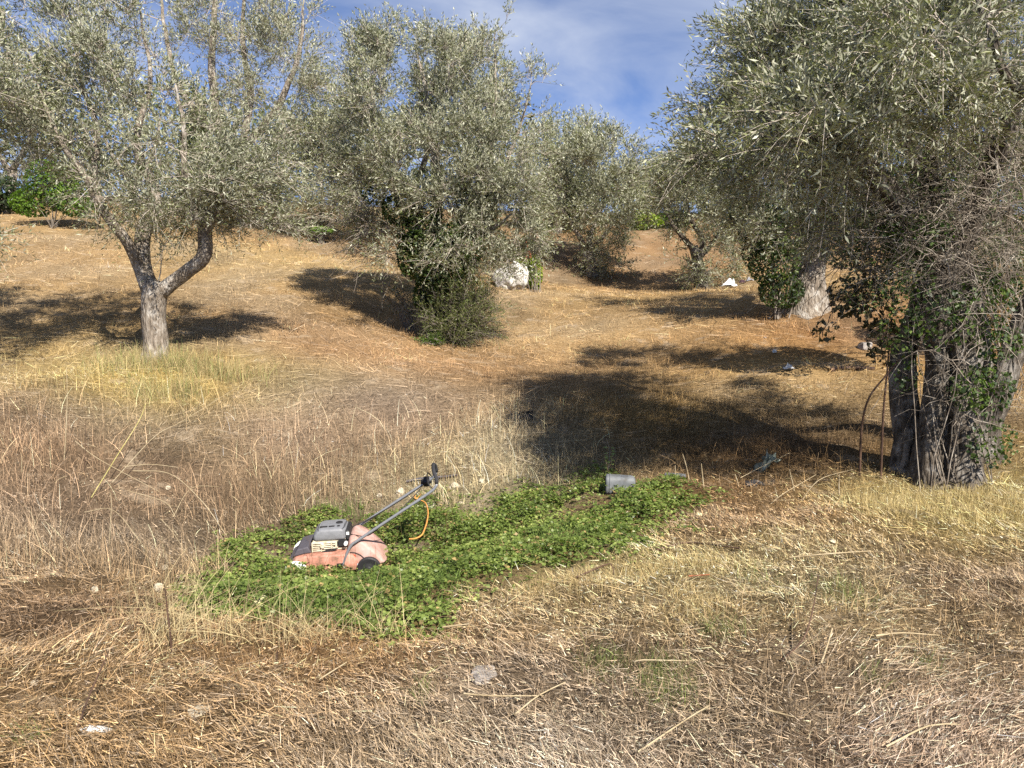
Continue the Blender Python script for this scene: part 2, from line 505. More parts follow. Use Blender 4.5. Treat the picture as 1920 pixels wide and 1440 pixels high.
def gramp(src, e):
    r = gn.new('ShaderNodeValToRGB'); el = r.color_ramp.elements
    while len(el) < len(e): el.new(0.5)
    for i, (p_, c_) in enumerate(e): el[i].position = p_; el[i].color = (c_, c_, c_, 1)
    gl.new(src, r.inputs[0]); return r.outputs[0]
def gmix(a, b, fac, mode='MIX'):
    m_ = gn.new('ShaderNodeMix'); m_.data_type = 'RGBA'; m_.blend_type = mode
    if isinstance(fac, float): m_.inputs['Factor'].default_value = fac
    else: gl.new(fac, m_.inputs['Factor'])
    for s_, k_ in ((a, 'A'), (b, 'B')):
        if isinstance(s_, tuple): m_.inputs[k_].default_value = (*s_, 1)
        else: gl.new(s_, m_.inputs[k_])
    return m_.outputs['Result']
c1 = gmix(a_.outputs['Color'], gramp(nb.outputs['Fac'], [(0.3, 0.45), (0.55, 0.85), (0.72, 1.25)]), 1.0, 'MULTIPLY')
c2 = gmix(c1, gramp(nc.outputs['Fac'], [(0.3, 0.5), (0.5, 0.95), (0.7, 1.3)]), 1.0, 'MULTIPLY')
c3 = gmix(c2, (0.34, 0.27, 0.19), gramp(na.outputs['Fac'], [(0.56, 0.0), (0.66, 0.6)]))
gl.new(c3, gp.inputs['Base Color'])
gp.inputs['Roughness'].default_value = 0.95; gp.inputs['Specular IOR Level'].default_value = 0.1
bm_ = gn.new('ShaderNodeBump'); bm_.inputs['Strength'].default_value = 0.8; bm_.inputs['Distance'].default_value = 0.03
gl.new(nb.outputs['Fac'], bm_.inputs['Height'])
bm2 = gn.new('ShaderNodeBump'); bm2.inputs['Strength'].default_value = 0.7; bm2.inputs['Distance'].default_value = 0.012
gl.new(nc.outputs['Fac'], bm2.inputs['Height']); gl.new(bm_.outputs[0], bm2.inputs['Normal'])
gl.new(bm2.outputs[0], gp.inputs['Normal'])
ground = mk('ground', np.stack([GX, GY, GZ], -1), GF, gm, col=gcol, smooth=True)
tag(ground, 'sloping dry grass ground of the olive grove', kind='structure')

# ------------------------------------------------------------------ olive trees
def blob_pts(blobs, n, shell=0.55):
    """points in a union of ellipsoids (centre, radii, weight), denser near the skin"""
    w = np.array([b[2] for b in blobs], float); w /= w.sum()
    k = rng.choice(len(blobs), n, p=w)
    d = nrm(rng.normal(size=(n, 3)))
    r = rng.random(n) ** (1 / 3.0)
    r = np.where(rng.random(n) < shell, 0.72 + 0.28 * r, r)
    c = np.array([b[0] for b in blobs])[k]; rad = np.array([b[1] for b in blobs])[k]
    return c + d * rad * r[:, None]

def bl(px, py, Y, rx, ry, rd=None, w=1.0):
    """a crown lobe: centre by photo ray and depth, radii in photo pixels at that depth"""
    s = Y / FPX
    rd = rd if rd is not None else 0.5 * (rx + ry)
    return (at(px, py, Y), np.array([rx * s, rd * s, ry * s]), w * (rx * ry * rd) ** 0.667)

def leaf_quads(base, d, n, L, Wd, fold=0.12):
    s = np.cross(d, n)
    m = base + d * (L * 0.48)[:, None]
    up = n * (Wd * fold)[:, None]
    hw = s * (Wd * 0.5)[:, None]
    tip = base + d * L[:, None] - n * (L * 0.06)[:, None]
    V = np.stack([base, m + hw + up, tip, m - hw + up], 1).reshape(-1, 3)
    return V, np.arange(len(V)).reshape(-1, 4)

OLIVE = np.array([[0.044, 0.056, 0.018], [0.090, 0.106, 0.038], [0.175, 0.192, 0.088], [0.33, 0.335, 0.20]])

def twigs_leaves(start, outd, n_leaf, tl, ll, lw, droop=0.35, pal=OLIVE, K=4, wleaf=1.0):
    """twigs with paired narrow leaves -> twig paths, leaf verts/faces/colours"""
    T = len(start)
    d = nrm(outd)
    L = tl * (0.55 + 0.9 * rng.random(T))
    t = np.linspace(0, 1, K)
    bend = nrm(rng.normal(size=(T, 3)) + np.array([0, 0, 0.0]))
    P = start[:, None, :] + d[:, None, :] * (t[None, :] * L[:, None])[..., None]
    P = P + bend[:, None, :] * (0.18 * L[:, None] * t[None, :] ** 2)[..., None]
    P[..., 2] -= (droop * L[:, None] * t[None, :] ** 2) * (0.4 + rng.random((T, 1)))
    # leaves
    m = n_leaf
    lt = np.clip((np.arange(m) // 2 + 1) / (m // 2 + 0.2) * 0.85 + 0.15, 0, 1)[None, :] + rng.normal(size=(T, m)) * 0.03
    lt = np.clip(lt, 0.05, 1.0)
    f = lt * (K - 1); i = np.minimum(f.astype(int), K - 2); fr = f - i
    ar = np.arange(T)[:, None]
    pos = P[ar, i] * (1 - fr)[..., None] + P[ar, i + 1] * fr[..., None]
    td = nrm(P[ar, i + 1] - P[ar, i])
    sd = nrm(np.cross(td, nrm(rng.normal(size=(T, 1, 3)) + np.zeros((1, m, 1)))))
    alt = np.where((np.arange(m) // 2) % 2 == 0, 0, 1)[None, :, None]
    sd2 = np.cross(td, sd)
    s = np.where(alt == 0, sd, sd2) * np.where(np.arange(m) % 2 == 0, 1, -1)[None, :, None]
    ld = nrm(td * 0.75 + s * 0.75 + rng.normal(size=(T, m, 3)) * 0.18 + np.array([0, 0, 0.42]))
    ln = nrm(np.cross(ld, np.cross(td, ld)) * -1 + rng.normal(size=(T, m, 3)) * 0.5 + np.array([0, 0, 0.45]))
    ln = nrm(ln - ld * (ln * ld).sum(-1, keepdims=True))
    keep = rng.random((T, m)) < 0.93
    base, ld, ln = pos[keep], ld[keep], ln[keep]
    nL = len(base)
    LL = ll * (0.6 + 0.7 * rng.random(nL)); WW = lw * (0.7 + 0.6 * rng.random(nL))
    V, F = leaf_quads(base, ld, ln, LL, WW)
    tw = np.broadcast_to(rng.random((T, 1)), (T, m))[keep]
    q = np.clip(tw * 0.6 + rng.random(nL) * 0.5, 0, 0.999) * (len(pal) - 1)
    k = q.astype(int); fr = (q - k)[:, None]
    col = pal[k] * (1 - fr) + pal[np.minimum(k + 1, len(pal) - 1)] * fr
    col = col * (0.85 + 0.3 * rng.random((nL, 1)))
    return P, L, V, F, rep(col, 4)

def branch_net(nodes, nrad, targets, seed=0, sag=0.08):
    """join every target to the nearest wood, nearest first; returns paths (M,5,3) and radii"""
    nodes = np.array(nodes); nrad = np.array(nrad)
    d0 = np.array([np.min(((nodes - t) ** 2).sum(1)) for t in targets])
    order = np.argsort(d0)
    cap = len(nodes) + len(targets) * 4
    NA = np.zeros((cap, 3)); NA[:len(nodes)] = nodes; RA = np.zeros(cap); RA[:len(nodes)] = nrad
    n = len(nodes)
    paths, radii = [], []
    for k in order:
        t = targets[k]
        dd = ((NA[:n] - t) ** 2).sum(1)
        # wood below and inside is a likelier parent
        dd = dd * (1 + 0.6 * (NA[:n, 2] > t[2]))
        j = int(np.argmin(dd))
        s = NA[j]; L = math.sqrt(dd[j]) + 1e-6
        r0 = min(RA[j] * 0.8, 0.006 + 0.011 * L)
        tt = np.linspace(0, 1, 5)[:, None]
        P = s + (t - s) * tt
        jit = rng.normal(size=3) * L * 0.10
        P = P + np.sin(tt * PI) * jit + np.array([0, 0, 1]) * np.sin(tt * PI) * L * sag
        P[1:4] += rng.normal(size=(3, 3)) * L * 0.03
        r1 = max(0.0035, r0 * 0.45)
        R = np.linspace(r0, r1, 5)
        paths.append(P); radii.append(R)
        NA[n:n + 4] = P[1:]; RA[n:n + 4] = R[1:]; n += 4
    return np.array(paths), np.array(radii)

def olive(label, base, limbs, blobs, n_t, tw_per, n_leaf, tl, ll, lw, name='olive_tree', group='olive trees of the grove', bark=M_BARK, twig_mat=M_TWIG,
          pal=OLIVE, droop=0.2, shell=0.55, up=0.6, sides=18, twig_r=0.0026, bsides=3, step=0.06, net_from=0.45, flute=0.12, twig_sides=3, centre=None, cat='tree', wild=0.10, grooves=(), clump=0.16, per_clump=9):
    root = thing(name, label, cat, base, group)
    nodes, nr = [], []
    for i, (kind, pts, rad, fl) in enumerate(limbs):
        V, F, P, R = limb(pts, rad, step=step, sides=sides if i == 0 else max(8, sides - 6), flute=flute, seed=int(rng.integers(1000)), wob=0.05, flare=fl, grooves=grooves if i == 0 else ())
        mk(kind, V, F, bark, root, smooth=True)
        k0 = int(len(P) * net_from) if i else int(len(P) * 0.85)
        nodes.append(P[k0:]); nr.append(R[k0:])
    nodes = np.concatenate(nodes); nr = np.concatenate(nr)
    cen = blob_pts(blobs, max(12, n_t // per_clump), shell)
    sp = clump * np.mean([b[1].mean() for b in blobs])
    tg = cen[rng.integers(0, len(cen), n_t)] + rng.normal(size=(n_t, 3)) * sp * np.array([1, 1, 1.15]) * (0.5 + 0.8 * rng.random((n_t, 1)))
    nwild = int(n_t * wild)
    bi = rng.choice(len(blobs), nwild, p=np.array([q[2] for q in blobs]) / sum(q[2] for q in blobs))
    wd = nrm(rng.normal(size=(nwild, 3)) + np.array([0, 0, 0.5]))
    tg[:nwild] = np.array([blobs[i][0] for i in bi]) + wd * np.array([blobs[i][1] for i in bi]) * (1.02 + 0.26 * rng.random((nwild, 1)) ** 1.5)
    BP, BR = branch_net(nodes, nr, tg)
    V, F = tubes(BP, BR, bsides)
    mk('branches', V, F, twig_mat, root, smooth=True)['kind'] = 'stuff'
    # twigs start along the outer part of each branch
    M = len(BP)
    f = 0.35 + 0.65 * rng.random((M, tw_per)) ** 0.7
    q = f * 4; i = np.minimum(q.astype(int), 3); fr = (q - i)[..., None]
    ar = np.arange(M)[:, None]
    st = (BP[ar, i] * (1 - fr) + BP[ar, i + 1] * fr).reshape(-1, 3)
    dr = nrm(BP[ar, i + 1] - BP[ar, i]).reshape(-1, 3)
    if centre is None:
        wts = np.array([b[2] for b in blobs]); centre = (np.array([b[0] for b in blobs]) * wts[:, None]).sum(0) / wts.sum()
    out = nrm(st - centre)
    od = dr * 0.6 + out * 0.5 + rng.normal(size=st.shape) * 0.55 + np.array([0, 0, up])
    P, L, LV, LF, LC = twigs_leaves(st, od, n_leaf, tl, ll, lw, droop, pal)
    if twig_r:
        V, F = ribbons(P[:, [0, 3]] if base[1] > 12 else P[:, [0, 2, 3]], np.full(len(P), twig_r * 2), nrm(np.cross(P[:, 3] - P[:, 0], rng.normal(size=(len(P), 3)))))
        mk('twigs', V, F, twig_mat, root)['kind'] = 'stuff'
    mk('crown', LV, LF, M_LEAF, root, col=LC)['kind'] = 'stuff'
    return root

def G(px, py, Y=None):
    p = hit(px, py) if Y is None else at(px, py, Y)
    return np.array([p[0], p[1], H1(p[0], p[1])])

def fol(px, py, Y): return at(px, py, Y)

# --- the young olive on the left with a pale forked trunk
b = G(290, 672, 10.5)
olive('slender olive with a pale smooth trunk forking into dark limbs, standing in tall grass', b, [
    ('trunk', [b - [0, 0, 0.15], at(289, 640, 10.5), at(287, 590, 10.5), at(290, 552, 10.5), at(298, 530, 10.5)], [0.175, 0.16, 0.155, 0.165, 0.15], 0.18),
    ('limb', [at(285, 555, 10.5), at(262, 505, 10.45), at(238, 455, 10.3), at(205, 412, 10.1), at(165, 340, 9.9), at(110, 260, 9.8), at(70, 160, 9.8)], [0.10, 0.075, 0.07, 0.058, 0.045, 0.03, 0.012], 0),
    ('limb', [at(287, 545, 10.5), at(268, 490, 10.55), at(266, 450, 10.6), at(282, 408, 10.7), at(290, 360, 10.8), at(255, 270, 10.9), at(280, 150, 11.0), at(260, 20, 11.0)], [0.12, 0.10, 0.105, 0.10, 0.075, 0.05, 0.03, 0.012], 0),
    ('limb', [at(300, 550, 10.5), at(322, 532, 10.5), at(350, 508, 10.45), at(377, 485, 10.4), at(384, 440, 10.4), at(398, 395, 10.4), at(420, 320, 10.5), at(470, 240, 10.6)], [0.11, 0.095, 0.092, 0.092, 0.088, 0.08, 0.05, 0.015], 0),
    ('limb', [at(205, 412, 10.1), at(175, 330, 10.1), at(180, 250, 10.2), at(150, 150, 10.2), at(130, 20, 10.2)], [0.055, 0.045, 0.035, 0.025, 0.01], 0),
    ('limb', [at(384, 440, 10.4), at(350, 350, 10.2), at(345, 250, 10.1), at(330, 160, 10.0)], [0.05, 0.04, 0.03, 0.012], 0),
], [bl(320, 345, 10.4, 190, 75, 150), bl(130, 235, 10.2, 120, 95, 120, 0.9), bl(215, 185, 10.6, 145, 115, 140), bl(70, 110, 10.2, 140, 120, 120, 0.8), bl(460, 330, 10.5, 85, 95, 90),
    bl(290, 70, 10.8, 110, 90, 120, 0.35), bl(170, -60, 10.4, 180, 100, 140, 0.5), bl(300, 375, 10.3, 150, 28, 110, 0.9), bl(450, 365, 10.4, 100, 38, 90, 1.0), bl(200, 375, 10.2, 60, 24, 60, 0.6),
    bl(520, 380, 10.6, 50, 45, 50, 0.7)],
    1080, 6, 12, 0.34, 0.062, 0.0145, twig_mat=M_TWIGP, twig_r=0.0034, clump=0.17)

# --- tall pale-stemmed olive behind it
b = G(470, 424, 24)
olive('tall olive behind the slender forked one, with long pale upright stems against the sky', b, [
    ('trunk', [b - [0, 0, 0.2], at(468, 390, 24), at(462, 330, 24), at(455, 270, 24)], [0.24, 0.2, 0.19, 0.17], 0.2),
    ('limb', [at(460, 330, 24), at(425, 270, 23.8), at(404, 200, 23.6), at(397, 100, 23.6), at(405, -10, 23.6), at(410, -110, 23.6)], [0.15, 0.13, 0.12, 0.1, 0.075, 0.03], 0),
    ('limb', [at(455, 270, 24), at(470, 180, 24.2), at(455, 80, 24.3), at(460, -60, 24.4)], [0.13, 0.1, 0.08, 0.03], 0),
    ('limb', [at(455, 280, 24), at(520, 200, 23.8), at(560, 100, 23.6), at(570, 0, 23.5)], [0.12, 0.1, 0.07, 0.02], 0),
    ('limb', [at(425, 270, 23.8), at(340, 170, 24), at(310, 60, 24.2), at(300, -50, 24.2)], [0.1, 0.08, 0.06, 0.02], 0),
], [bl(540, 230, 24, 100, 120, 110), bl(560, 60, 24, 80, 110, 100, 0.8), bl(450, 0, 24, 110, 120, 120, 0.45), bl(430, 330, 24, 90, 60, 80, 0.8), bl(330, 60, 24, 90, 140, 100, 0.45), bl(600, 320, 23.5, 60, 80, 60, 0.8),
    bl(480, 150, 24, 110, 110, 110, 0.6), bl(590, 180, 24, 60, 110, 80, 0.8), bl(520, 340, 24, 90, 70, 80, 0.8)],
    760, 6, 10, 0.6, 0.105, 0.027, twig_mat=M_TWIGP, bark=M_BARK, step=0.15, sides=12, twig_r=0.005)

# --- bushy multi-stem olive at the bank, left of the ivy tree
b = G(600, 436, 23.5)
olive('bushy low olive with thin stems on the bank left of the ivy-clad tree', b, [
    ('trunk', [b - [0, 0, 0.15], at(602, 415, 23.5), at(606, 380, 23.5)], [0.12, 0.09, 0.07], 0.2),
    ('limb', [at(601, 425, 23.5), at(580, 385, 23.5), at(560, 340, 23.5)], [0.05, 0.04, 0.02], 0),
    ('limb', [at(602, 425, 23.5), at(630, 380, 23.5), at(650, 320, 23.5)], [0.05, 0.04, 0.02], 0),
    ('limb', [at(606, 380, 23.5), at(600, 320, 23.5), at(610, 250, 23.5)], [0.06, 0.04, 0.02], 0),
], [bl(600, 330, 23.5, 85, 80, 80), bl(550, 385, 23.3, 60, 42, 50, 1.1), bl(645, 392, 23.3, 60, 42, 50, 1.1), bl(500, 380, 24, 50, 40, 50, 0.8), bl(680, 300, 24.5, 70, 130, 70, 0.9), bl(620, 280, 24, 80, 80, 80, 0.7)],
    520, 6, 10, 0.55, 0.10, 0.026, step=0.15, sides=10, twig_r=0.005)

# --- ivy-clad olive in the middle
b = G(832, 640, 14)
olive('broad silvery olive in the middle of the slope, its trunk wrapped in dark ivy', b, [
    ('trunk', [b - [0, 0, 0.15], at(830, 600, 14), at(822, 550, 14), at(812, 500, 14), at(805, 450, 14)], [0.24, 0.21, 0.2, 0.19, 0.18], 0.2),
    ('limb', [at(810, 490, 14), at(770, 420, 13.9), at(735, 350, 13.8), at(705, 260, 13.8), at(700, 150, 13.9)], [0.12, 0.095, 0.07, 0.045, 0.015], 0),
    ('limb', [at(808, 470, 14), at(820, 380, 13.7), at(815, 280, 13.6), at(800, 180, 13.7), at(780, 90, 13.8)], [0.13, 0.1, 0.075, 0.045, 0.015], 0),
    ('limb', [at(810, 480, 14), at(870, 410, 14), at(905, 320, 14.1), at(925, 220, 14.2), at(928, 120, 14.2), at(930, 60, 14.2)], [0.12, 0.09, 0.07, 0.045, 0.02, 0.008], 0),
    ('limb', [at(870, 410, 14), at(930, 340, 13.8), at(965, 270, 13.8), at(985, 200, 13.8), at(995, 150, 13.8)], [0.06, 0.045, 0.03, 0.016, 0.006], 0),
    ('limb', [at(812, 500, 14), at(870, 440, 13.5), at(920, 430, 13.2), at(960, 400, 13.1)], [0.08, 0.06, 0.04, 0.015], 0),
    ('limb', [at(805, 455, 14), at(770, 400, 14.6), at(800, 290, 15), at(830, 200, 15)], [0.1, 0.07, 0.05, 0.02], 0),
], [bl(800, 230, 14, 150, 150, 160), bl(720, 190, 14, 80, 110, 100, 0.9), bl(900, 260, 14, 110, 130, 130), bl(700, 320, 14, 60, 110, 90, 0.9), bl(930, 370, 13.7, 85, 80, 90), bl(870, 390, 13.3, 90, 70, 70, 0.7),
    bl(690, 405, 14.5, 66, 66, 60, 0.9), bl(930, 90, 14.2, 46, 58, 40, 0.75), bl(900, 160, 14.1, 60, 55, 50, 0.6), bl(990, 185, 13.8, 32, 52, 35, 0.6), bl(760, 105, 14, 80, 40, 70, 0.7), bl(950, 440, 13.4, 60, 45, 60, 0.6),
    bl(870, 130, 14, 50, 60, 60, 0.6), bl(860, 310, 13.1, 140, 90, 60, 0.9), bl(930, 435, 13.1, 75, 55, 50, 1.3), bl(890, 465, 13.0, 60, 40, 40, 0.9), bl(800, 420, 12.9, 75, 65, 40, 0.5), bl(750, 470, 13.4, 50, 40, 50, 0.5), bl(890, 510, 13.0, 50, 35, 40, 0.55), bl(975, 440, 13.4, 40, 50, 50, 0.8), bl(970, 400, 13.3, 45, 70, 60, 0.8), bl(650, 330, 14.2, 40, 90, 60, 0.6), bl(830, 170, 14, 150, 90, 120, 0.7)],
    1800, 7, 11, 0.34, 0.064, 0.0160, twig_mat=M_TWIGP, twig_r=0.003, step=0.09, sides=16)

# --- three smaller olives up the slope, seen in the gap
b = G(1112, 518, 24)
olive('grey-green olive up the slope with shrubby shoots round its low forked trunk', b, [
    ('trunk', [b - [0, 0, 0.15], at(1108, 495, 24), at(1100, 470, 24)], [0.19, 0.16, 0.14], 0.2),
    ('limb', [at(1102, 475, 24), at(1088, 448, 24), at(1072, 420, 23.9), at(1050, 380, 23.8)], [0.09, 0.08, 0.06, 0.02], 0),
    ('limb', [at(1101, 472, 24), at(1108, 440, 24), at(1125, 400, 24.1), at(1140, 330, 24.2)], [0.1, 0.085, 0.07, 0.02], 0),
    ('limb', [at(1101, 472, 24), at(1135, 440, 23.7), at(1160, 400, 23.6)], [0.07, 0.06, 0.02], 0),
], [bl(1120, 350, 24, 85, 90, 90), bl(1070, 390, 24, 55, 60, 60, 0.8), bl(1165, 400, 23.8, 45, 70, 60, 0.8), bl(1125, 270, 24, 45, 30, 40, 0.5), bl(1175, 330, 24.2, 40, 50, 45, 0.6), bl(1135, 480, 23.6, 42, 42, 45, 0.9), bl(1080, 340, 24, 50, 50, 50, 0.6)],
    700, 6, 10, 0.5, 0.10, 0.028, step=0.15, sides=10, twig_r=0.005, pal=OLIVE * 1.05)
b = G(1315, 543, 21)
olive('small olive with a dark branching trunk beside the white plastic bag', b, [
    ('trunk', [b - [0, 0, 0.15], at(1313, 515, 21), at(1308, 485, 21), at(1300, 462, 21)], [0.2, 0.16, 0.14, 0.12], 0.2),
    ('limb', [at(1303, 470, 21), at(1280, 445, 20.9), at(1262, 424, 20.8), at(1252, 400, 20.8)], [0.09, 0.07, 0.06, 0.03], 0),
    ('limb', [at(1308, 485, 21), at(1318, 450, 21), at(1298, 418, 21), at(1290, 380, 21)], [0.1, 0.08, 0.06, 0.02], 0),
    ('limb', [at(1310, 490, 21), at(1345, 440, 21), at(1360, 390, 21)], [0.07, 0.05, 0.02], 0),
], [bl(1290, 370, 21, 70, 60, 70), bl(1340, 400, 21, 60, 70, 70), bl(1290, 320, 21, 55, 35, 50, 0.7), bl(1250, 365, 20.9, 40, 35, 40, 0.6), bl(1340, 485, 20.8, 45, 50, 45, 0.8), bl(1285, 490, 20.8, 40, 40, 40, 0.4), bl(1380, 360, 21, 50, 60, 50, 0.6)],
    620, 6, 10, 0.46, 0.092, 0.026, step=0.12, sides=10, twig_r=0.0045, bark=M_BARKD, pal=OLIVE * 1.05)
b = G(1045, 440, 32)
olive('distant rounded olive on the crest right of the ivy-clad tree', b, [
    ('trunk', [b - [0, 0, 0.2], at(1045, 420, 32), at(1050, 390, 32)], [0.2, 0.16, 0.14], 0.2),
    ('limb', [at(1050, 390, 32), at(1030, 350, 32), at(1020, 310, 32)], [0.1, 0.07, 0.03], 0),
    ('limb', [at(1050, 390, 32), at(1065, 340, 32), at(1060, 290, 32)], [0.1, 0.07, 0.03], 0),
], [bl(1045, 300, 32, 55, 55, 55), bl(1020, 350, 32, 40, 60, 50), bl(1075, 340, 32, 45, 60, 50)],
    380, 6, 9, 0.7, 0.14, 0.036, step=0.25, sides=8, twig_r=0)
b = G(1245, 432, 36)
olive('farthest pale olive on the crest behind the bright yellow-green bush', b, [
    ('trunk', [b - [0, 0, 0.2], at(1247, 412, 36), at(1250, 390, 36)], [0.2, 0.16, 0.12], 0.2),
    ('limb', [at(1250, 390, 36), at(1230, 365, 36), at(1215, 345, 36)], [0.1, 0.07, 0.03], 0),
    ('limb', [at(1250, 390, 36), at(1265, 360, 36), at(1275, 335, 36)], [0.1, 0.07, 0.03], 0),
], [bl(1235, 355, 36, 45, 38, 45), bl(1210, 370, 36, 35, 28, 40), bl(1270, 350, 36, 35, 30, 40)],
    300, 6, 9, 0.7, 0.14, 0.036, step=0.25, sides=8, twig_r=0)

# --- right middle olive: thick grey trunk, dark green behind the nearest tree
b = G(1512, 585, 13.5)
olive('thick-trunked olive half hidden behind the old hollow one at right', b, [
    ('trunk', [b - [0, 0, 0.2], at(1512, 550, 13.5), at(1514, 500, 13.5), at(1520, 440, 13.5), at(1530, 390, 13.5)], [0.38, 0.29, 0.27, 0.26, 0.24], 0.3),
    ('limb', [at(1520, 440, 13.5), at(1480, 360, 13.4), at(1440, 280, 13.3), at(1410, 200, 13.3)], [0.16, 0.12, 0.08, 0.02], 0),
    ('limb', [at(1528, 400, 13.5), at(1540, 300, 13.6), at(1530, 200, 13.7), at(1520, 90, 13.8)], [0.16, 0.12, 0.08, 0.02], 0),
    ('limb', [at(1528, 400, 13.5), at(1600, 320, 13.6), at(1650, 240, 13.7), at(1700, 120, 13.7)], [0.16, 0.12, 0.08, 0.02], 0),
], [bl(1440, 330, 13.4, 75, 110, 90), bl(1500, 200, 13.5, 100, 110, 110), bl(1620, 230, 13.6, 110, 130, 110, 0.9), bl(1750, 260, 13.8, 120, 160, 110, 0.8), bl(1430, 440, 13.2, 50, 60, 60, 0.8), bl(1600, 420, 13.4, 70, 60, 60, 0.5), bl(1850, 420, 14.5, 90, 140, 90, 0.8), bl(1470, 90, 13.5, 70, 70, 80, 0.5), bl(1430, 400, 13.0, 70, 60, 60, 0.8), bl(1560, 430, 13.0, 90, 50, 50, 0.8)],
    1000, 6, 11, 0.4, 0.066, 0.016, step=0.08, sides=20, pal=OLIVE * 0.9, flute=0.16)

# --- the old hollow olive, nearest at right
b = G(1765, 892, 6.6)
R12 = olive('old hollow olive with a gnarled split trunk, nearest tree at right', b, [
    ('trunk', [at(1775, 905, 6.6) - [0, 0, 0.12], at(1772, 860, 6.6), at(1774, 790, 6.62), at(1782, 700, 6.66), at(1786, 620, 6.68), at(1780, 550, 6.7), at(1778, 480, 6.7)], [0.30, 0.25, 0.215, 0.20, 0.205, 0.22, 0.17], 0.35),
    ('trunk_stem', [at(1706, 900, 6.8) - [0, 0, 0.1], at(1702, 840, 6.85), at(1706, 770, 6.9), at(1698, 700, 6.95), at(1702, 640, 7.0), at(1728, 570, 6.95), at(1752, 500, 6.8)], [0.15, 0.12, 0.105, 0.10, 0.095, 0.09, 0.08], 0.25),
    ('trunk_stem', [at(1842, 890, 7.1) - [0, 0, 0.1], at(1852, 800, 7.2), at(1884, 700, 7.15), at(1920, 610, 7.05), at(1980, 500, 6.8), at(2060, 380, 6.5)], [0.15, 0.125, 0.11, 0.11, 0.1, 0.05], 0.2),
    ('trunk_stem', [at(1860, 790, 7.3), at(1840, 700, 7.5), at(1830, 600, 7.4), at(1810, 520, 7.0)], [0.09, 0.08, 0.085, 0.08], 0.0),
    ('limb', [at(1770, 520, 6.7), at(1745, 420, 6.5), at(1742, 320, 6.3), at(1752, 180, 6.2), at(1735, 40, 6.2), at(1730, -80, 6.2)], [0.15, 0.10, 0.06, 0.04, 0.028, 0.012], 0),
    ('limb', [at(1775, 500, 6.7), at(1700, 400, 6.3), at(1620, 310, 5.9), at(1530, 250, 5.6), at(1440, 220, 5.5)], [0.12, 0.085, 0.06, 0.04, 0.012], 0),
    ('limb', [at(1765, 520, 6.7), at(1680, 430, 6.9), at(1580, 330, 7.0), at(1480, 230, 7.0), at(1420, 120, 7.0), at(1400, 20, 7.0)], [0.12, 0.09, 0.07, 0.05, 0.03, 0.01], 0),
    ('limb', [at(1780, 500, 6.7), at(1830, 380, 6.4), at(1880, 250, 6.0), at(1930, 120, 5.7)], [0.12, 0.09, 0.06, 0.02], 0),
    ('limb', [at(1935, 200, 5.2), at(1885, 140, 5.1), at(1865, 80, 5.1), at(1830, 10, 5.1), at(1800, -60, 5.1)], [0.028, 0.026, 0.022, 0.018, 0.012], 0),
    ('limb', [at(1775, 500, 6.7), at(1720, 300, 7.2), at(1640, 120, 7.4), at(1600, -40, 7.4)], [0.1, 0.07, 0.05, 0.02], 0),
], [bl(1500, 150, 6.8, 130, 120, 150), bl(1420, 90, 7.0, 50, 90, 80, 0.6), bl(1420, 250, 6.4, 90, 60, 110, 0.8), bl(1580, 240, 5.7, 130, 90, 120), bl(1640, 60, 6.6, 150, 110, 150), bl(1820, 80, 6.0, 140, 140, 160, 0.45), bl(1850, 300, 6.4, 110, 120, 130, 0.14), bl(1880, 20, 8.0, 130, 100, 110, 0.7), bl(1690, -40, 8.2, 140, 90, 110, 0.7),
    bl(1680, 350, 6.2, 130, 80, 130, 0.25), bl(1380, 230, 6.6, 60, 45, 80, 0.5), bl(1780, -120, 6.4, 250, 120, 200, 0.6), bl(1540, -80, 6.8, 170, 100, 160, 0.5), bl(2050, 150, 6.5, 130, 200, 150, 0.5),
    bl(1570, 390, 6.3, 110, 60, 90, 0.5), bl(1680, 440, 6.5, 100, 60, 60, 0.25), bl(1480, 320, 6.2, 90, 60, 90, 0.7), bl(1920, 100, 4.95, 130, 110, 130, 0.35), bl(1740, 100, 5.1, 120, 80, 100, 0.3), bl(1590, 240, 5.1, 110, 55, 60, 0.5), bl(1370, 300, 6.4, 60, 36, 60, 0.4), bl(1690, 510, 6.25, 60, 70, 40, 0.22), bl(1830, 550, 6.3, 70, 90, 40, 0.2), bl(2050, 225, 4.7, 100, 80, 90, 0.3), bl(2260, 240, 4.4, 100, 80, 90, 0.25)],
    1450, 7, 12, 0.34, 0.060, 0.0132, clump=0.17,  bark=M_BARKO, step=0.035, sides=52, flute=0.34, grooves=((PI - 0.75, 0.24, 0.6, 0.1, 1.45), (PI + 0.15, 0.13, 0.5, 0.55, 1.4), (PI + 0.9, 0.2, 0.5, 0.0, 0.9), (PI - 0.2, 0.08, 0.3, 0.0, 0.8), (PI + 0.5, 0.07, 0.3, 0.3, 1.3)), twig_mat=M_TWIGP, twig_r=0.0024, net_from=0.5, up=0.2)

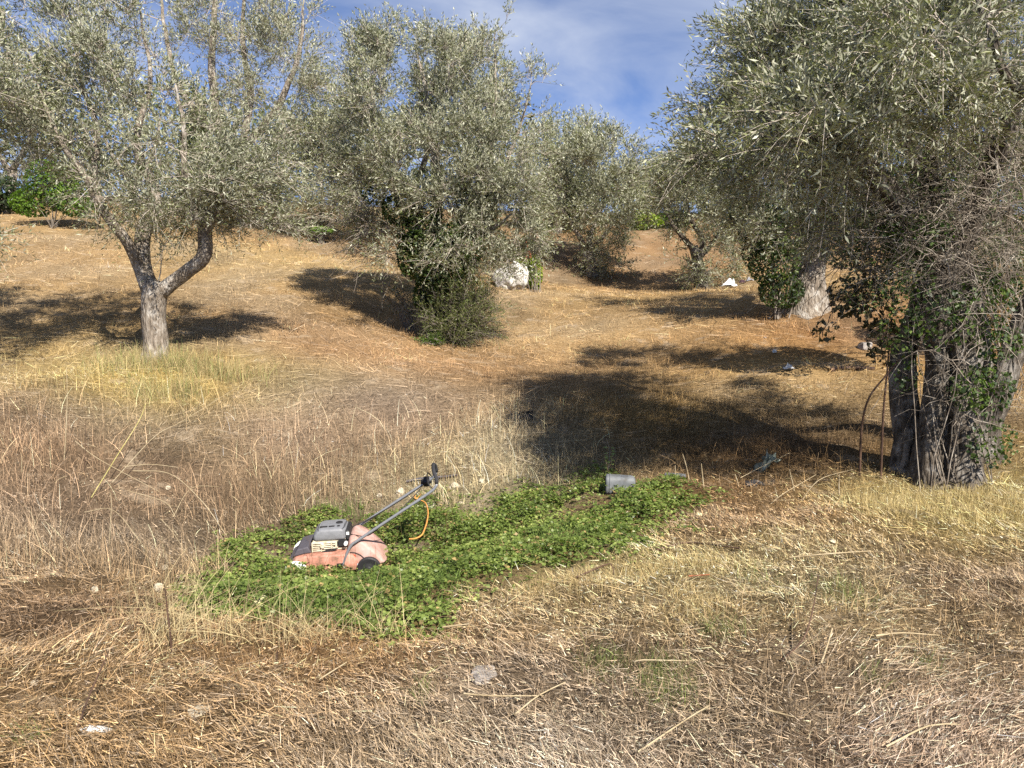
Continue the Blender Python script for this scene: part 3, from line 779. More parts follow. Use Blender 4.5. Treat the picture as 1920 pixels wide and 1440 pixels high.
# --- olives left of the frame: one reaches a spray in, the others shade the slope
b = G(-330, 700, 9.6)
olive('olive at the left edge, only low silvery sprays of it in sight', b, [
    ('trunk', [b - [0, 0, 0.2], at(-330, 640, 9.6), at(-325, 560, 9.6)], [0.22, 0.19, 0.17], 0.2),
    ('limb', [at(-325, 560, 9.6), at(-230, 460, 9.6), at(-110, 410, 9.4), at(-20, 415, 9.3)], [0.1, 0.07, 0.04, 0.012], 0),
    ('limb', [at(-325, 560, 9.6), at(-260, 380, 9.3), at(-130, 220, 8.8), at(-40, 150, 8.5)], [0.12, 0.09, 0.05, 0.015], 0),
    ('limb', [at(-325, 560, 9.6), at(-220, 400, 10.6), at(-90, 250, 11.3), at(-20, 180, 11.5)], [0.12, 0.09, 0.05, 0.015], 0),
], [bl(-250, 200, 9.5, 170, 130, 150), bl(-80, 140, 8.5, 110, 80, 90, 0.9), bl(-30, 150, 11.5, 90, 90, 80), bl(-150, 350, 9.4, 70, 60, 70, 0.5), bl(8, 436, 9.3, 36, 24, 28, 0.4), bl(-50, 425, 9.3, 50, 28, 40, 0.5)],
    520, 6, 11, 0.36, 0.066, 0.016, step=0.12, sides=12, twig_mat=M_TWIGP)

# --- far back on the left
b = G(20, 405, 27)
olive('dull olive at the back left, behind the dark hedge', b, [
    ('trunk', [b - [0, 0, 0.2], at(20, 370, 27), at(24, 320, 27)], [0.22, 0.18, 0.15], 0.2),
    ('limb', [at(24, 330, 27), at(-20, 260, 27), at(-40, 200, 27)], [0.1, 0.08, 0.03], 0),
    ('limb', [at(24, 320, 27), at(60, 250, 27), at(70, 170, 27)], [0.1, 0.08, 0.03], 0),
], [bl(20, 240, 27, 110, 90, 100), bl(-60, 270, 27, 80, 80, 80), bl(40, 150, 27, 80, 60, 80, 0.5)],
    330, 5, 9, 0.65, 0.12, 0.03, step=0.2, sides=8, twig_r=0.005)
b = G(250, 415, 31)
olive('distant olive seen between the limbs of the slender forked one', b, [
    ('trunk', [b - [0, 0, 0.2], at(250, 390, 31), at(250, 350, 31)], [0.2, 0.18, 0.15], 0.2),
    ('limb', [at(250, 350, 31), at(210, 290, 31), at(190, 240, 31)], [0.1, 0.08, 0.03], 0),
    ('limb', [at(250, 350, 31), at(290, 280, 31), at(300, 220, 31)], [0.1, 0.08, 0.03], 0),
], [bl(250, 300, 31, 110, 80, 100), bl(180, 330, 31, 60, 60, 70), bl(340, 330, 31, 70, 60, 70), bl(250, 230, 31, 70, 40, 60, 0.5)],
    330, 5, 9, 0.7, 0.13, 0.034, step=0.2, sides=8, twig_r=0)

# ------------------------------------------------------------------ bushes, ivy, brambles
IVY = np.array([[0.010, 0.020, 0.007], [0.024, 0.042, 0.012], [0.05, 0.08, 0.02], [0.13, 0.17, 0.04]])
YG = np.array([[0.08, 0.13, 0.015], [0.16, 0.22, 0.02], [0.26, 0.30, 0.03]])
BG = np.array([[0.05, 0.10, 0.012], [0.1, 0.18, 0.02], [0.16, 0.25, 0.03]])
DK = np.array([[0.012, 0.02, 0.008], [0.025, 0.04, 0.014], [0.05, 0.07, 0.024]])

def broad_leaves(blobs, n, size, pal, shell=0.6, sun_up=0.6, asp=0.8):
    p = blob_pts(blobs, n, shell)
    w = np.array([q[2] for q in blobs]); c = (np.array([q[0] for q in blobs]) * w[:, None]).sum(0) / w.sum()
    out = nrm(p - c)
    nn = nrm(out * 0.7 + rng.normal(size=p.shape) * 0.55 + np.array([0, -0.15, sun_up]))
    d = nrm(np.cross(nn, rng.normal(size=p.shape)))
    s = size * (0.5 + 0.9 * rng.random(n))
    V, F = leaf_quads(p - d * s[:, None] * 0.5, d, nn, s, s * asp, 0.2)
    cl = vnoise(p * 4.0, 31)
    q = np.clip(cl * 0.55 + rng.random(n) * 0.6 - 0.05, 0, 0.999) * (len(pal) - 1)
    k = q.astype(int); f = (q - k)[:, None]
    col = pal[k] * (1 - f) + pal[np.minimum(k + 1, len(pal) - 1)] * f
    return V, F, rep(col, 4)

def stems_from(base, blobs, n, r0, K=5, lean=0.3):
    tgt = blob_pts(blobs, n, 0.5)
    st = base + rng.normal(size=(n, 3)) * np.array([0.06, 0.06, 0.0])
    t = np.linspace(0, 1, K)[None, :, None]
    P = st[:, None] + (tgt - st)[:, None] * t
    P[..., 2] += (np.sin(t[..., 0] * PI) * 0.12 * np.linalg.norm(tgt - st, axis=1)[:, None])
    P = P + rng.normal(size=P.shape) * 0.02 * np.linalg.norm(tgt - st, axis=1)[:, None, None] * np.sin(t * PI)
    R = r0 * np.linspace(1, 0.3, K)[None, :] * (0.6 + 0.6 * rng.random((n, 1)))
    return P, R

def bush(name, label, base, blobs, n, size, pal, n_stem=14, r0=0.012, group=None, cat='bush', asp=0.6, mat=M_GREEN, smat=M_TWIG):
    root = thing(name, label, cat, base, group)
    P, R = stems_from(base, blobs, n_stem, r0)
    V, F = tubes(P, R, 5); mk('stems', V, F, smat, root)
    V, F, c = broad_leaves(blobs, n, size, pal, asp=asp); mk('foliage', V, F, mat, root, col=c)
    return root

bush('green_bush', 'bright leafy green bush at the back left beyond the bank', G(98, 408, 23), [bl(85, 335, 23, 34, 34, 35), bl(110, 350, 23, 40, 44, 40), bl(140, 372, 23, 34, 34, 35), bl(62, 380, 23, 40, 26, 35), bl(120, 315, 23, 22, 26, 22, 0.5), bl(165, 392, 23, 26, 18, 26, 0.7)], 4200, 0.11, BG * 0.8)
bush('dark_hedge', 'dark green hedge at the far left edge behind the bank', G(15, 405, 25.6), [bl(15, 365, 25.6, 42, 32, 40), bl(-50, 365, 25.6, 50, 36, 40)], 2200, 0.15, DK)
bush('yellow_bush', 'small bright yellow-green bush on the crest in the gap', G(1205, 428, 33), [bl(1205, 412, 33, 24, 18, 20), bl(1190, 420, 34, 16, 9, 16), bl(1230, 417, 34, 14, 11, 14)], 1100, 0.16, YG)
bush('dark_shrub', 'dark shrub on the crest just right of the yellow-green bush', G(1262, 428, 34.5), [bl(1262, 412, 34.5, 36, 16, 24)], 900, 0.16, BG * 0.5)
bush('laurel_shrub', 'dark glossy shrub on the crest behind the distant rounded olive', G(1030, 440, 33.5), [bl(1025, 405, 33.5, 40, 30, 40), bl(1060, 410, 33.5, 26, 26, 30)], 1400, 0.17, BG * 0.55)
bush('dark_cypress', 'narrow dark evergreen standing between the pale upright stems', G(365, 425, 27), [bl(362, 230, 27, 24, 70, 24), bl(366, 310, 27, 32, 80, 30)], 3000, 0.13, DK * 2.0, cat='tree', n_stem=10)
bush('low_shrub', 'low weedy shrub at the foot of the bushy low olive', G(600, 436, 22.8), [bl(600, 432, 22.8, 24, 7, 18)], 600, 0.10, BG * 0.8)
bush('dark_shrub', 'dense dark-green shrub hugging the left side of the thick trunk', G(1462, 580, 13.2), [bl(1452, 490, 13.2, 48, 50, 45), bl(1470, 440, 13.2, 45, 40, 40), bl(1435, 420, 13.1, 50, 60, 45), bl(1560, 400, 12.9, 60, 50, 40), bl(1400, 380, 13.2, 40, 40, 40, 0.6), bl(1465, 545, 13.2, 42, 34, 36), bl(1420, 470, 13.1, 30, 40, 30, 0.6)], 11000, 0.055, IVY, r0=0.016)
bush('dark_shrub', 'dark overgrown shrub behind the old hollow olive at the right edge', G(1890, 600, 10.5), [bl(1860, 470, 10.5, 70, 70, 60), bl(1900, 560, 10.5, 60, 60, 50), bl(1820, 540, 10.5, 45, 60, 45), bl(1900, 400, 10.5, 60, 60, 50), bl(1640, 440, 9.5, 70, 70, 50, 0.8), bl(1740, 470, 9.5, 80, 90, 50, 0.9), bl(1620, 540, 9.5, 40, 50, 40, 0.5), bl(1585, 455, 9.5, 50, 50, 40, 0.8), bl(1700, 380, 9.0, 90, 70, 60, 0.9), bl(1830, 330, 9.0, 90, 80, 60, 0.8)], 19000, 0.05, IVY * 1.1, r0=0.016)
# ivy on the middle olive
ivy_root = thing('ivy', 'dark glossy ivy climbing the trunk of the broad middle olive', 'ivy', G(818, 640, 13.75))
ib = [bl(790, 430, 13.3, 46, 60, 40), bl(830, 500, 13.3, 60, 50, 42, 1.2), bl(755, 390, 13.4, 40, 34, 32), bl(860, 460, 13.2, 50, 45, 36), bl(810, 555, 13.5, 36, 40, 32), bl(900, 370, 13.2, 34, 35, 25, 0.4), bl(780, 480, 13.4, 36, 45, 34), bl(700, 360, 13.9, 24, 25, 25, 0.4), bl(790, 350, 13.2, 40, 30, 25, 0.5)]
P, R = stems_from(G(818, 640, 13.8), ib, 26, 0.012); V, F = tubes(P, R, 5); mk('stems', V, F, M_TWIG, ivy_root)
V, F, c = broad_leaves(ib, 13000, 0.054, IVY, asp=0.9); mk('foliage', V, F, M_GREEN, ivy_root, col=c)

def fine_shrub(name, label, base, blobs, n_stem, n_twig, n_leaf, tl, ll, lw, pal, r0=0.008, cat='shrub', mat=M_LEAF, smat=M_TWIG, group=None):
    root = thing(name, label, cat, base, group)
    P, R = stems_from(base, blobs, n_stem, r0)
    V, F = tubes(P, R, 4); mk('stems', V, F, smat, root)
    k = rng.integers(0, n_stem, n_twig); f = 0.25 + 0.75 * rng.random(n_twig)
    q = f * 4; i = np.minimum(q.astype(int), 3); fr = (q - i)[:, None]
    st = P[k, i] * (1 - fr) + P[k, i + 1] * fr
    od = nrm(P[k, i + 1] - P[k, i]) * 0.7 + rng.normal(size=st.shape) * 0.6 + np.array([0, 0, 0.25])
    TP, L, LV, LF, LC = twigs_leaves(st, od, n_leaf, tl, ll, lw, 0.2, pal)
    V, F = tubes(TP[:, [0, 2, 3]], np.broadcast_to(np.array([0.0022, 0.0016, 0.001]), (len(TP), 3)), 3)
    mk('twigs', V, F, smat, root)
    mk('foliage', LV, LF, mat, root, col=LC)
    return root
SUCK = np.array([[0.06, 0.085, 0.02], [0.11, 0.145, 0.035], [0.17, 0.195, 0.06], [0.24, 0.235, 0.11]])
fine_shrub('olive_suckers', 'fine twiggy grey-green shoots bushing out at the foot of the ivy-clad olive', G(845, 642, 13.6),
           [bl(865, 580, 13.2, 76, 62, 60), bl(905, 580, 13.2, 44, 50, 50, 0.9), bl(850, 545, 13.3, 60, 32, 50, 0.8), bl(820, 610, 13.5, 40, 30, 40, 0.7), bl(885, 515, 13.2, 50, 50, 45, 0.9), bl(940, 605, 13.2, 26, 34, 36, 0.5), bl(795, 600, 13.1, 26, 40, 36, 0.5), bl(920, 545, 13.2, 40, 40, 40, 0.5)], 260, 3000, 10, 0.24, 0.036, 0.012, SUCK * 0.9, mat=M_GREEN)
fine_shrub('low_branch', 'sparse drooping low branch left of the ivy-clad trunk, in the shade', G(770, 572, 14.2),
           [bl(725, 535, 14.2, 30, 20, 24), bl(755, 545, 14.2, 30, 16, 24), bl(700, 540, 14.2, 14, 12, 14, 0.5)], 26, 150, 9, 0.2, 0.04, 0.014, SUCK * 0.6)
fine_shrub('leafy_shoots', 'tangle of green shoots on the ground at the foot of the ivy', G(815, 648, 13.2), [bl(815, 640, 13.2, 22, 12, 20), bl(790, 650, 13.2, 22, 8, 20)], 40, 220, 8, 0.12, 0.035, 0.016, BG * 0.8, mat=M_GREEN)

# --- the wood that closes the view behind the crest, one mass
nw = 30000
wx = rng.random(nw) * 110 - 55; wy = 40 + 16 * rng.random(nw)
pxx = wx / wy * FPX + 960
top = np.where((pxx > 1000) & (pxx < 1380), 2.6, 6.4) * (0.55 + 0.7 * n2(wx, wy, 0.25, 71)) * (0.75 + 0.4 * n2(wx, wy, 0.9, 72))
wz = H(wx, wy) + top * rng.random(nw) ** 0.55
wd = nrm(rng.normal(size=(nw, 3))); wn_ = nrm(rng.normal(size=(nw, 3)) * 0.7 + np.array([0, -0.5, 0.7])); wn_ = nrm(wn_ - wd * (wd * wn_).sum(-1, keepdims=True))
ws = 0.22 + 0.3 * rng.random(nw)
V, F = leaf_quads(np.stack([wx, wy, wz], -1), wd, wn_, ws, ws * 0.45)
wc = np.where((n2(wx, wy, 0.35, 73) > 0.55)[:, None], np.array([[0.05, 0.075, 0.025]]), np.array([[0.10, 0.105, 0.055]])) * np.exp(rng.normal(size=(nw, 1)) * 0.35)
tag(mk('far_woodland', V, F, M_LEAF, col=rep(wc, 4)), 'dull green wood closing the view behind the crest', kind='stuff')

# --- dead brush at the back left of the ivy
db = thing('brushwood', 'grey dead brushwood hanging at the left of the ivy-clad olive', 'brushwood', G(735, 500, 14.4))
n = 260
s = blob_pts([bl(700, 430, 14.3, 60, 60, 50), bl(740, 470, 14.2, 40, 40, 40, 0.8), bl(680, 400, 14.2, 40, 30, 40, 0.6)], n, 0.3)
t = np.linspace(0, 1, 9)[None, :, None]
e = s + rng.normal(size=(n, 3)) * np.array([0.4, 0.25, 0.25]) + np.array([-0.12, 0, -0.12])
P = s[:, None] + (e - s)[:, None] * t; P[..., 2] += np.sin(t[..., 0] * PI) * 0.16 * rng.random((n, 1)); P += rng.normal(size=P.shape) * 0.012
V, F = tubes(P, np.broadcast_to(np.linspace(0.006, 0.002, 9), (n, 9)), 3); mk('twigs', V, F, M_TWIGP, db)['kind'] = 'stuff'

# --- brambles round the hollow olive
CANE = noise_mat('bramble_cane', [(0.05, 0.038, 0.028), (0.20, 0.165, 0.13), (0.46, 0.42, 0.36)], scale=6, rough=0.8, bump=0)
CANED = noise_mat('dark_cane', [(0.03, 0.02, 0.014), (0.08, 0.045, 0.03), (0.13, 0.08, 0.055)], scale=5, rough=0.7, bump=0)
def arcs(n, start, end, lift, jit, K=9):
    t = np.linspace(0, 1, K)[None, :, None]
    P = start[:, None] + (end - start)[:, None] * t
    L = np.linalg.norm(end - start, axis=1)
    P[..., 2] += np.sin(t[..., 0] * PI * 0.9) * (lift * L)[:, None]
    ph = rng.normal(size=(n, 1, 3)) * jit * L[:, None, None]
    return P + np.sin(t * PI) * ph + rng.normal(size=P.shape) * 0.012
br = thing('bramble', 'tangled pale bramble canes with small green leaves round the old hollow trunk', 'bramble', G(1800, 895, 6.35))
n = 1300
s = blob_pts([bl(1780, 480, 6.3, 150, 90, 70, 0.7), bl(1680, 430, 6.2, 130, 100, 80, 1.2), bl(1840, 680, 6.3, 90, 110, 60, 0.5), bl(1850, 380, 6.2, 100, 130, 80, 1.6), bl(1780, 250, 6.2, 120, 110, 80, 0.8)], n, 0.3)
e = s + rng.normal(size=(n, 3)) * np.array([0.5, 0.25, 0.32]) + np.array([-0.06, -0.05, -0.12])
P = arcs(n, s, e, 0.25 * rng.random(n), 0.14)
V1 = tubes(P, np.broadcast_to(np.linspace(0.0036, 0.0010, 9), (n, 9)) * (0.45 + 1.1 * rng.random((n, 1)) ** 2), 3)
n = 15
s = blob_pts([bl(1800, 890, 6.35, 90, 12, 40)], n, 0.2); s[:, 2] = H(s[:, 0], s[:, 1])
e = blob_pts([bl(1790, 700, 6.2, 140, 120, 60)], n, 0.2)
P2 = arcs(n, s, e, 0.2 + 0.3 * rng.random(n), 0.12)
V2 = tubes(P2, np.broadcast_to(np.linspace(0.005, 0.002, 9), (n, 9)), 5)
V, F = join([V1, V2]); mk('canes', V, F, CANE, br)
V, F, c = broad_leaves([bl(1700, 520, 6.25, 50, 70, 40), bl(1720, 440, 6.2, 70, 40, 50), bl(1840, 730, 6.2, 60, 50, 45), bl(1870, 640, 6.2, 45, 40, 40), bl(1770, 600, 6.2, 60, 60, 35, 0.5), bl(1700, 700, 6.5, 30, 40, 25, 0.4), bl(1640, 430, 6.2, 60, 40, 40, 0.5), bl(1690, 620, 6.3, 45, 45, 35, 0.5),
                        bl(1860, 830, 6.2, 45, 50, 40, 0.6), bl(1840, 560, 6.3, 70, 50, 50, 0.5), bl(1740, 320, 6.1, 70, 50, 50, 0.3)], 3200, 0.038, IVY * 1.35, shell=0.3)
mk('foliage', V, F, M_GREEN, br, col=c)
dl = thing('dead_vine', 'dangling dark vine leaves hanging left of the hollow trunk', 'vine', G(1668, 890, 6.55))
s = np.array([at(1650, 470, 6.5), at(1620, 520, 6.6), at(1680, 540, 6.5), at(1590, 540, 6.6)]); e = np.array([at(1640, 690, 6.5), at(1545, 640, 6.6), at(1665, 720, 6.4), at(1530, 600, 6.6)])
P = arcs(4, s, e, np.full(4, 0.1), 0.08); V, F = tubes(P, np.full((4, 9), 0.004), 5); mk('stems', V, F, CANED, dl)
V, F, c = broad_leaves([bl(1640, 560, 6.5, 40, 60, 25), bl(1590, 560, 6.6, 40, 40, 25), bl(1655, 640, 6.5, 30, 50, 20), bl(1548, 620, 6.6, 24, 22, 16, 0.8)], 620, 0.055, np.array([[0.02, 0.018, 0.01], [0.05, 0.045, 0.02], [0.12, 0.09, 0.045]]), asp=0.7)
mk('foliage', V, F, M_GREEN, dl, col=c)
for i, (pts, lab) in enumerate((([(1612, 885, 6.7), (1616, 800, 6.6), (1630, 745, 6.5), (1665, 700, 6.45), (1690, 670, 6.4)], 'long dark cane arching up left of the hollow trunk'),
                                ([(1652, 885, 6.6), (1656, 780, 6.55), (1664, 690, 6.5), (1672, 600, 6.5)], 'straight reddish cane standing just left of the hollow trunk'))):
    pp, rr = smoothpath([at(*q) for q in pts], np.linspace(0.011, 0.006, len(pts)), 0.05)
    pp[0, 2] = H1(pp[0, 0], pp[0, 1]) - 0.02
    V, F = tubes(pp[None], rr[None], 7); tag(mk('cane', V, F, CANED), lab, 'cane')

# ------------------------------------------------------------------ ground cover
def wedge(n, y0, y1, half=0.80):
    u = rng.random(n)
    y = y0 * (y1 / y0) ** u
    x = (rng.random(n) * 2 - 1) * half * (y + 0.6)
    return x, y

GAIN = 1.0
def straw(n, y0, y1, Lr, w, tilt, name, label, lift=0.02, vary=0.45, K=3, pred=None, mul=1.0):
    mul = mul * GAIN
    x, y = wedge(n, y0, y1)
    g = green_in(x, y)
    k = (g < 0.05) | (rng.random(n) < 0.06)
    if pred is not None: k &= pred(x, y)
    x, y = x[k], y[k]; n = len(x)
    # straw lies in swathes: a slowly turning main direction
    th = n2(x, y, 0.55, 21) * 5.5 + n2(x, y, 2.1, 22) * 2.0 + rng.normal(size=n) * 0.85
    L = (Lr[0] + (Lr[1] - Lr[0]) * rng.random(n) ** 2.2)
    el = np.abs(rng.normal(size=n)) * tilt
    d = np.stack([np.cos(th) * np.cos(el), np.sin(th) * np.cos(el), np.sin(el)], -1)
    z = H(x, y)
    z2 = H(x + d[:, 0] * L, y + d[:, 1] * L)
    p0 = np.stack([x, y, z + lift * rng.random(n)], -1)
    p2 = p0 + d * L[:, None]
    p2[:, 2] = np.maximum(p2[:, 2], z2 + lift * rng.random(n)) + 0
    pm = (p0 + p2) / 2 + rng.normal(size=(n, 3)) * (L * 0.07)[:, None]
    pm[:, 2] = np.maximum(pm[:, 2], (z + z2) / 2 + 0.004)
    P = np.stack([p0, pm, p2], 1) if K == 3 else np.stack([p0, p2], 1)
    W = w * (0.5 + rng.random(n)) * (0.65 + 0.085 * y)
    side = nrm(np.cross(d, np.array([0, 0, 1.0]) + rng.normal(size=(n, 3)) * 0.6))
    V, F = ribbons(P, W, side)
    base = litter(x, y)
    lum = np.exp(0.25 * vary + np.where(rng.random((n, 1)) < 0.35, 0.40, -1.1) * np.abs(rng.normal(size=(n, 1))) * vary)
    grey = rng.random((n, 1)) ** 2 * 0.6
    col = base * lum * mul
    col = col * (1 - grey) + grey * col.mean(1, keepdims=True) * np.array([1.06, 0.99, 0.88])
    col = np.clip(col, 0.010, 0.62)
    o = mk(name, V, F, M_STRAW, col=rep(col, 2 * K))
    return tag(o, label, kind='stuff')

straw(10000, 1.9, 8.0, (0.06, 0.26), 0.0025, 0.24, 'straw_litter', 'long dry cut straw lying in swathes over the near ground', lift=0.05, vary=0.45, mul=1.35)
straw(165000, 1.9, 10, (0.015, 0.10), 0.0027, 0.55, 'chopped_straw', 'short chopped straw bedding the near ground', lift=0.035, vary=0.7, K=2, mul=1.75)
straw(60000, 8.0, 26, (0.08, 0.35), 0.0030, 0.14, 'mown_hay', 'mown yellow hay lying over the slope', lift=0.04, vary=0.5, K=2, mul=1.35)
straw(70000, 1.8, 7.5, (0.008, 0.032), 0.0060, 0.45, 'leaf_litter', 'small dry leaves and chaff scattered over the near ground', lift=0.03, vary=0.7, K=2, mul=1.75)

def blades(n, xy, hr, w, name, label, colf, lean=0.35, K=3, mat=M_GRASS):
    x, y = xy; n = len(x)
    th = rng.random(n) * 2 * PI
    h = hr[0] + (hr[1] - hr[0]) * rng.random(n) ** 1.6
    ln = np.abs(rng.normal(size=n)) * lean
    d = np.stack([np.cos(th), np.sin(th), np.zeros(n)], -1)
    p0 = np.stack([x, y, H(x, y) - 0.01], -1)
    t = np.linspace(0, 1, K)[None, :, None]
    P = p0[:, None] + np.array([0, 0, 1.0]) * (h[:, None, None] * t * (1 - 0.25 * np.minimum(ln, 1.2)[:, None, None] * t)) + d[:, None] * (h * ln)[:, None, None] * t ** 1.6
    W = w * (0.6 + 0.8 * rng.random(n)) * (0.65 + 0.085 * y)
    side = nrm(np.cross(nrm(P[:, -1] - P[:, 0]), rng.normal(size=(n, 3))))
    V, F = ribbons(P, W, side)
    col = colf(x, y, n)
    return tag(mk(name, V, F, mat, col=rep(np.clip(col, 0.012, 0.75), 2 * K)), label, kind='stuff')

def dryc(mul=1.0, vary=0.35, tint=(1, 1, 1)):
    return lambda x, y, n: litter(x, y) * np.exp(rng.normal(size=(n, 1)) * vary) * mul * np.array(tint)

# stubble over everything dry, thicker in patches
tx, ty = wedge(7500, 1.9, 24)
kk = np.repeat(np.arange(len(tx)), rng.integers(4, 22, len(tx)))
ang = rng.random(len(kk)) * 2 * PI; rr_ = np.abs(rng.normal(size=len(kk))) * (0.018 + 0.004 * ty[kk])
x, y = tx[kk] + np.cos(ang) * rr_, ty[kk] + np.sin(ang) * rr_
k = (green_in(x, y) < 0)
blades(0, (x[k], y[k]), (0.02, 0.12), 0.0030, 'stubble', 'short standing stubble tufts all over the dry slope', dryc(1.3, 0.35), lean=0.7, K=2)

tx, ty = wedge(3600, 7.5, 25)
kk = np.repeat(np.arange(len(tx)), rng.integers(5, 16, len(tx)))
x = tx[kk] + rng.normal(size=len(kk)) * (0.02 + 0.006 * ty[kk]); y = ty[kk] + rng.normal(size=len(kk)) * (0.03 + 0.006 * ty[kk])
tl_ = np.exp(np.random.default_rng(5).normal(size=(len(tx), 1)) * 0.4)[kk]
k = green_in(x, y) < 0
blades(0, (x[k], y[k]), (0.05, 0.17), 0.0040, 'slope_tufts', 'scattered dry grass tufts standing on the mown slope', lambda x, y, n: litter(x, y) * tl_[k] * np.exp(rng.normal(size=(n, 1)) * 0.2) * 1.1, lean=0.7, K=2)

def patch(n, spots):
    """points gathered round photo spots (px, py, half-width px, half-height px)"""
    X, Y = [], []
    a = np.array([s_[2] * s_[3] for s_ in spots], float); a /= a.sum()
    for s_, m in zip(spots, (a * n).astype(int)):
        c = hit(s_[0], s_[1]); l_ = hit(s_[0] + s_[2], s_[1]); u_ = hit(s_[0], s_[1] - s_[3])
        rx = abs(l_[0] - c[0]); ry = abs(u_[1] - c[1])
        q = rng.normal(size=(m, 2)) * 0.55
        X.append(c[0] + q[:, 0] * rx); Y.append(c[1] + q[:, 1] * ry)
    return np.concatenate(X), np.concatenate(Y)

# tall straw-yellow grass round the slender trunk and along the bank edge
blades(0, patch(4200, [(290, 690, 80, 14), (350, 690, 60, 14), (220, 690, 60, 16), (420, 705, 90, 12), (280, 745, 50, 18), (350, 740, 40, 14)]), (0.08, 0.36), 0.0030, 'tall_grass', 'tall straw-green grass clump round the slender trunk',
       lambda x, y, n: np.array([0.35, 0.28, 0.14]) * np.exp(rng.normal(size=(n, 1)) * 0.3) * np.where(rng.random((n, 1)) < 0.3, np.array([[0.6, 0.85, 0.6]]), 1), lean=0.45, K=4)
blades(0, patch(6000, [(1750, 945, 140, 26), (1880, 950, 80, 26), (1650, 950, 60, 18)]), (0.04, 0.13), 0.0026, 'yellow_grass', 'pale yellow short grass strip before the hollow trunk',
       lambda x, y, n: np.array([0.42, 0.335, 0.165]) * np.exp(rng.normal(size=(n, 1)) * 0.25), lean=0.35)
blades(0, patch(5500, [(1200, 1080, 150, 26), (1080, 1095, 80, 26), (1330, 1060, 90, 24), (1000, 1110, 60, 22), (1300, 1140, 80, 30), (1450, 1010, 50, 20)]), (0.03, 0.10), 0.0026, 'yellow_grass', 'pale yellow stubble strip along the lower edge of the green patch',
       lambda x, y, n: np.array([0.40, 0.315, 0.155]) * np.exp(rng.normal(size=(n, 1)) * 0.3), lean=0.45)
# long bleached grass bent over the bottom left edge of the green patch
blades(0, patch(650, [(330, 1185, 50, 30), (430, 1200, 70, 14), (560, 1205, 90, 12), (300, 1140, 36, 26), (700, 1195, 60, 10)]), (0.10, 0.38), 0.0028, 'bleached_grass', 'long bleached grass leaning over the lower left of the green patch',
       lambda x, y, n: np.array([0.44, 0.36, 0.2]) * np.exp(rng.normal(size=(n, 1)) * 0.25), lean=0.75, K=5)
# dead weed brush on the bank
x, y = wedge(90000, 4.6, 10.4)
q = hit(0, 0) if False else None
bx0 = x / (y + 0.6)
bank = np.clip(n2(x, y, 0.8, 51) * 1.5 - 0.15, 0, 1) * np.clip((0.12 + 0.10 * (n2(x, y, 0.6, 52) - 0.5) - bx0) * 8, 0, 1) * np.clip((9.6 - y) * 1.5, 0, 1) * np.clip((y - 4.9 - 1.4 * np.clip(bx0 + 0.45, 0, 1)) * 2.0, 0, 1)
k = (rng.random(len(x)) < bank) & (green_in(x, y) < 0.1)
blades(0, (x[k], y[k]), (0.06, 0.38), 0.0030, 'dead_weeds', 'fine grey-brown dead weeds covering the bank above the green patch', dryc(1.3, 0.6, (1.0, 0.96, 0.92)), lean=0.55, K=4, mat=M_STRAW)
# tall thin dark stems standing in the green and on the bank
xs, ys = patch(420, [(560, 930, 120, 30), (700, 920, 90, 30), (480, 980, 60, 30), (640, 870, 150, 30), (850, 900, 90, 20)])
blades(0, (xs, ys), (0.22, 0.55), 0.0030, 'weed_stalks', 'thin dark upright weed stalks behind the lawnmower', lambda x, y, n: np.array([0.14, 0.085, 0.05]) * np.exp(rng.normal(size=(n, 1)) * 0.35), lean=0.12, K=4, mat=M_STRAW)
xs, ys = patch(120, [(620, 1060, 160, 30), (820, 1020, 100, 30), (560, 1120, 90, 20)])
blades(0, (xs, ys), (0.25, 0.5), 0.0026, 'weed_stalks', 'thin dark stalks standing up through the green patch', lambda x, y, n: np.array([0.10, 0.06, 0.035]) * np.exp(rng.normal(size=(n, 1)) * 0.3), lean=0.14, K=4, mat=M_STRAW)
# dark weed / brush in the shade under the hollow tree
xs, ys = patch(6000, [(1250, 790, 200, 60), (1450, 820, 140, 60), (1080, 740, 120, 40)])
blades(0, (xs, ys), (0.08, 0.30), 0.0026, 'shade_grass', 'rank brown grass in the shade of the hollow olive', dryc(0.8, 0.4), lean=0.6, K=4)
# long single stalks fallen across the left bank
stalks = [((60, 780), (180, 560), 0.0), ]
def ground_stalk(pxs, r, mat, label, name='dry_stalk', cat='stalk', group='long dry stalks on the bank', up=0.03, lifts=None):
    pts = []
    for i, p in enumerate(pxs):
        q = hit(p[0], p[1]); pts.append(q + np.array([0, 0, up if lifts is None else lifts[i]]))
    pp, rr = smoothpath(pts, np.linspace(r, r * 0.5, len(pts)), 0.08)
    V, F = tubes(pp[None], rr[None], 5)
    return tag(mk(name, V, F, mat), label, cat, group)
M_STALK = noise_mat('bleached_stalk', [(0.24, 0.18, 0.10), (0.36, 0.29, 0.18), (0.46, 0.39, 0.27)], scale=6, rough=0.7, bump=0)
M_STALKY = noise_mat('yellow_stalk', [(0.3, 0.26, 0.08), (0.42, 0.37, 0.13), (0.5, 0.44, 0.2)], scale=6, rough=0.7, bump=0)

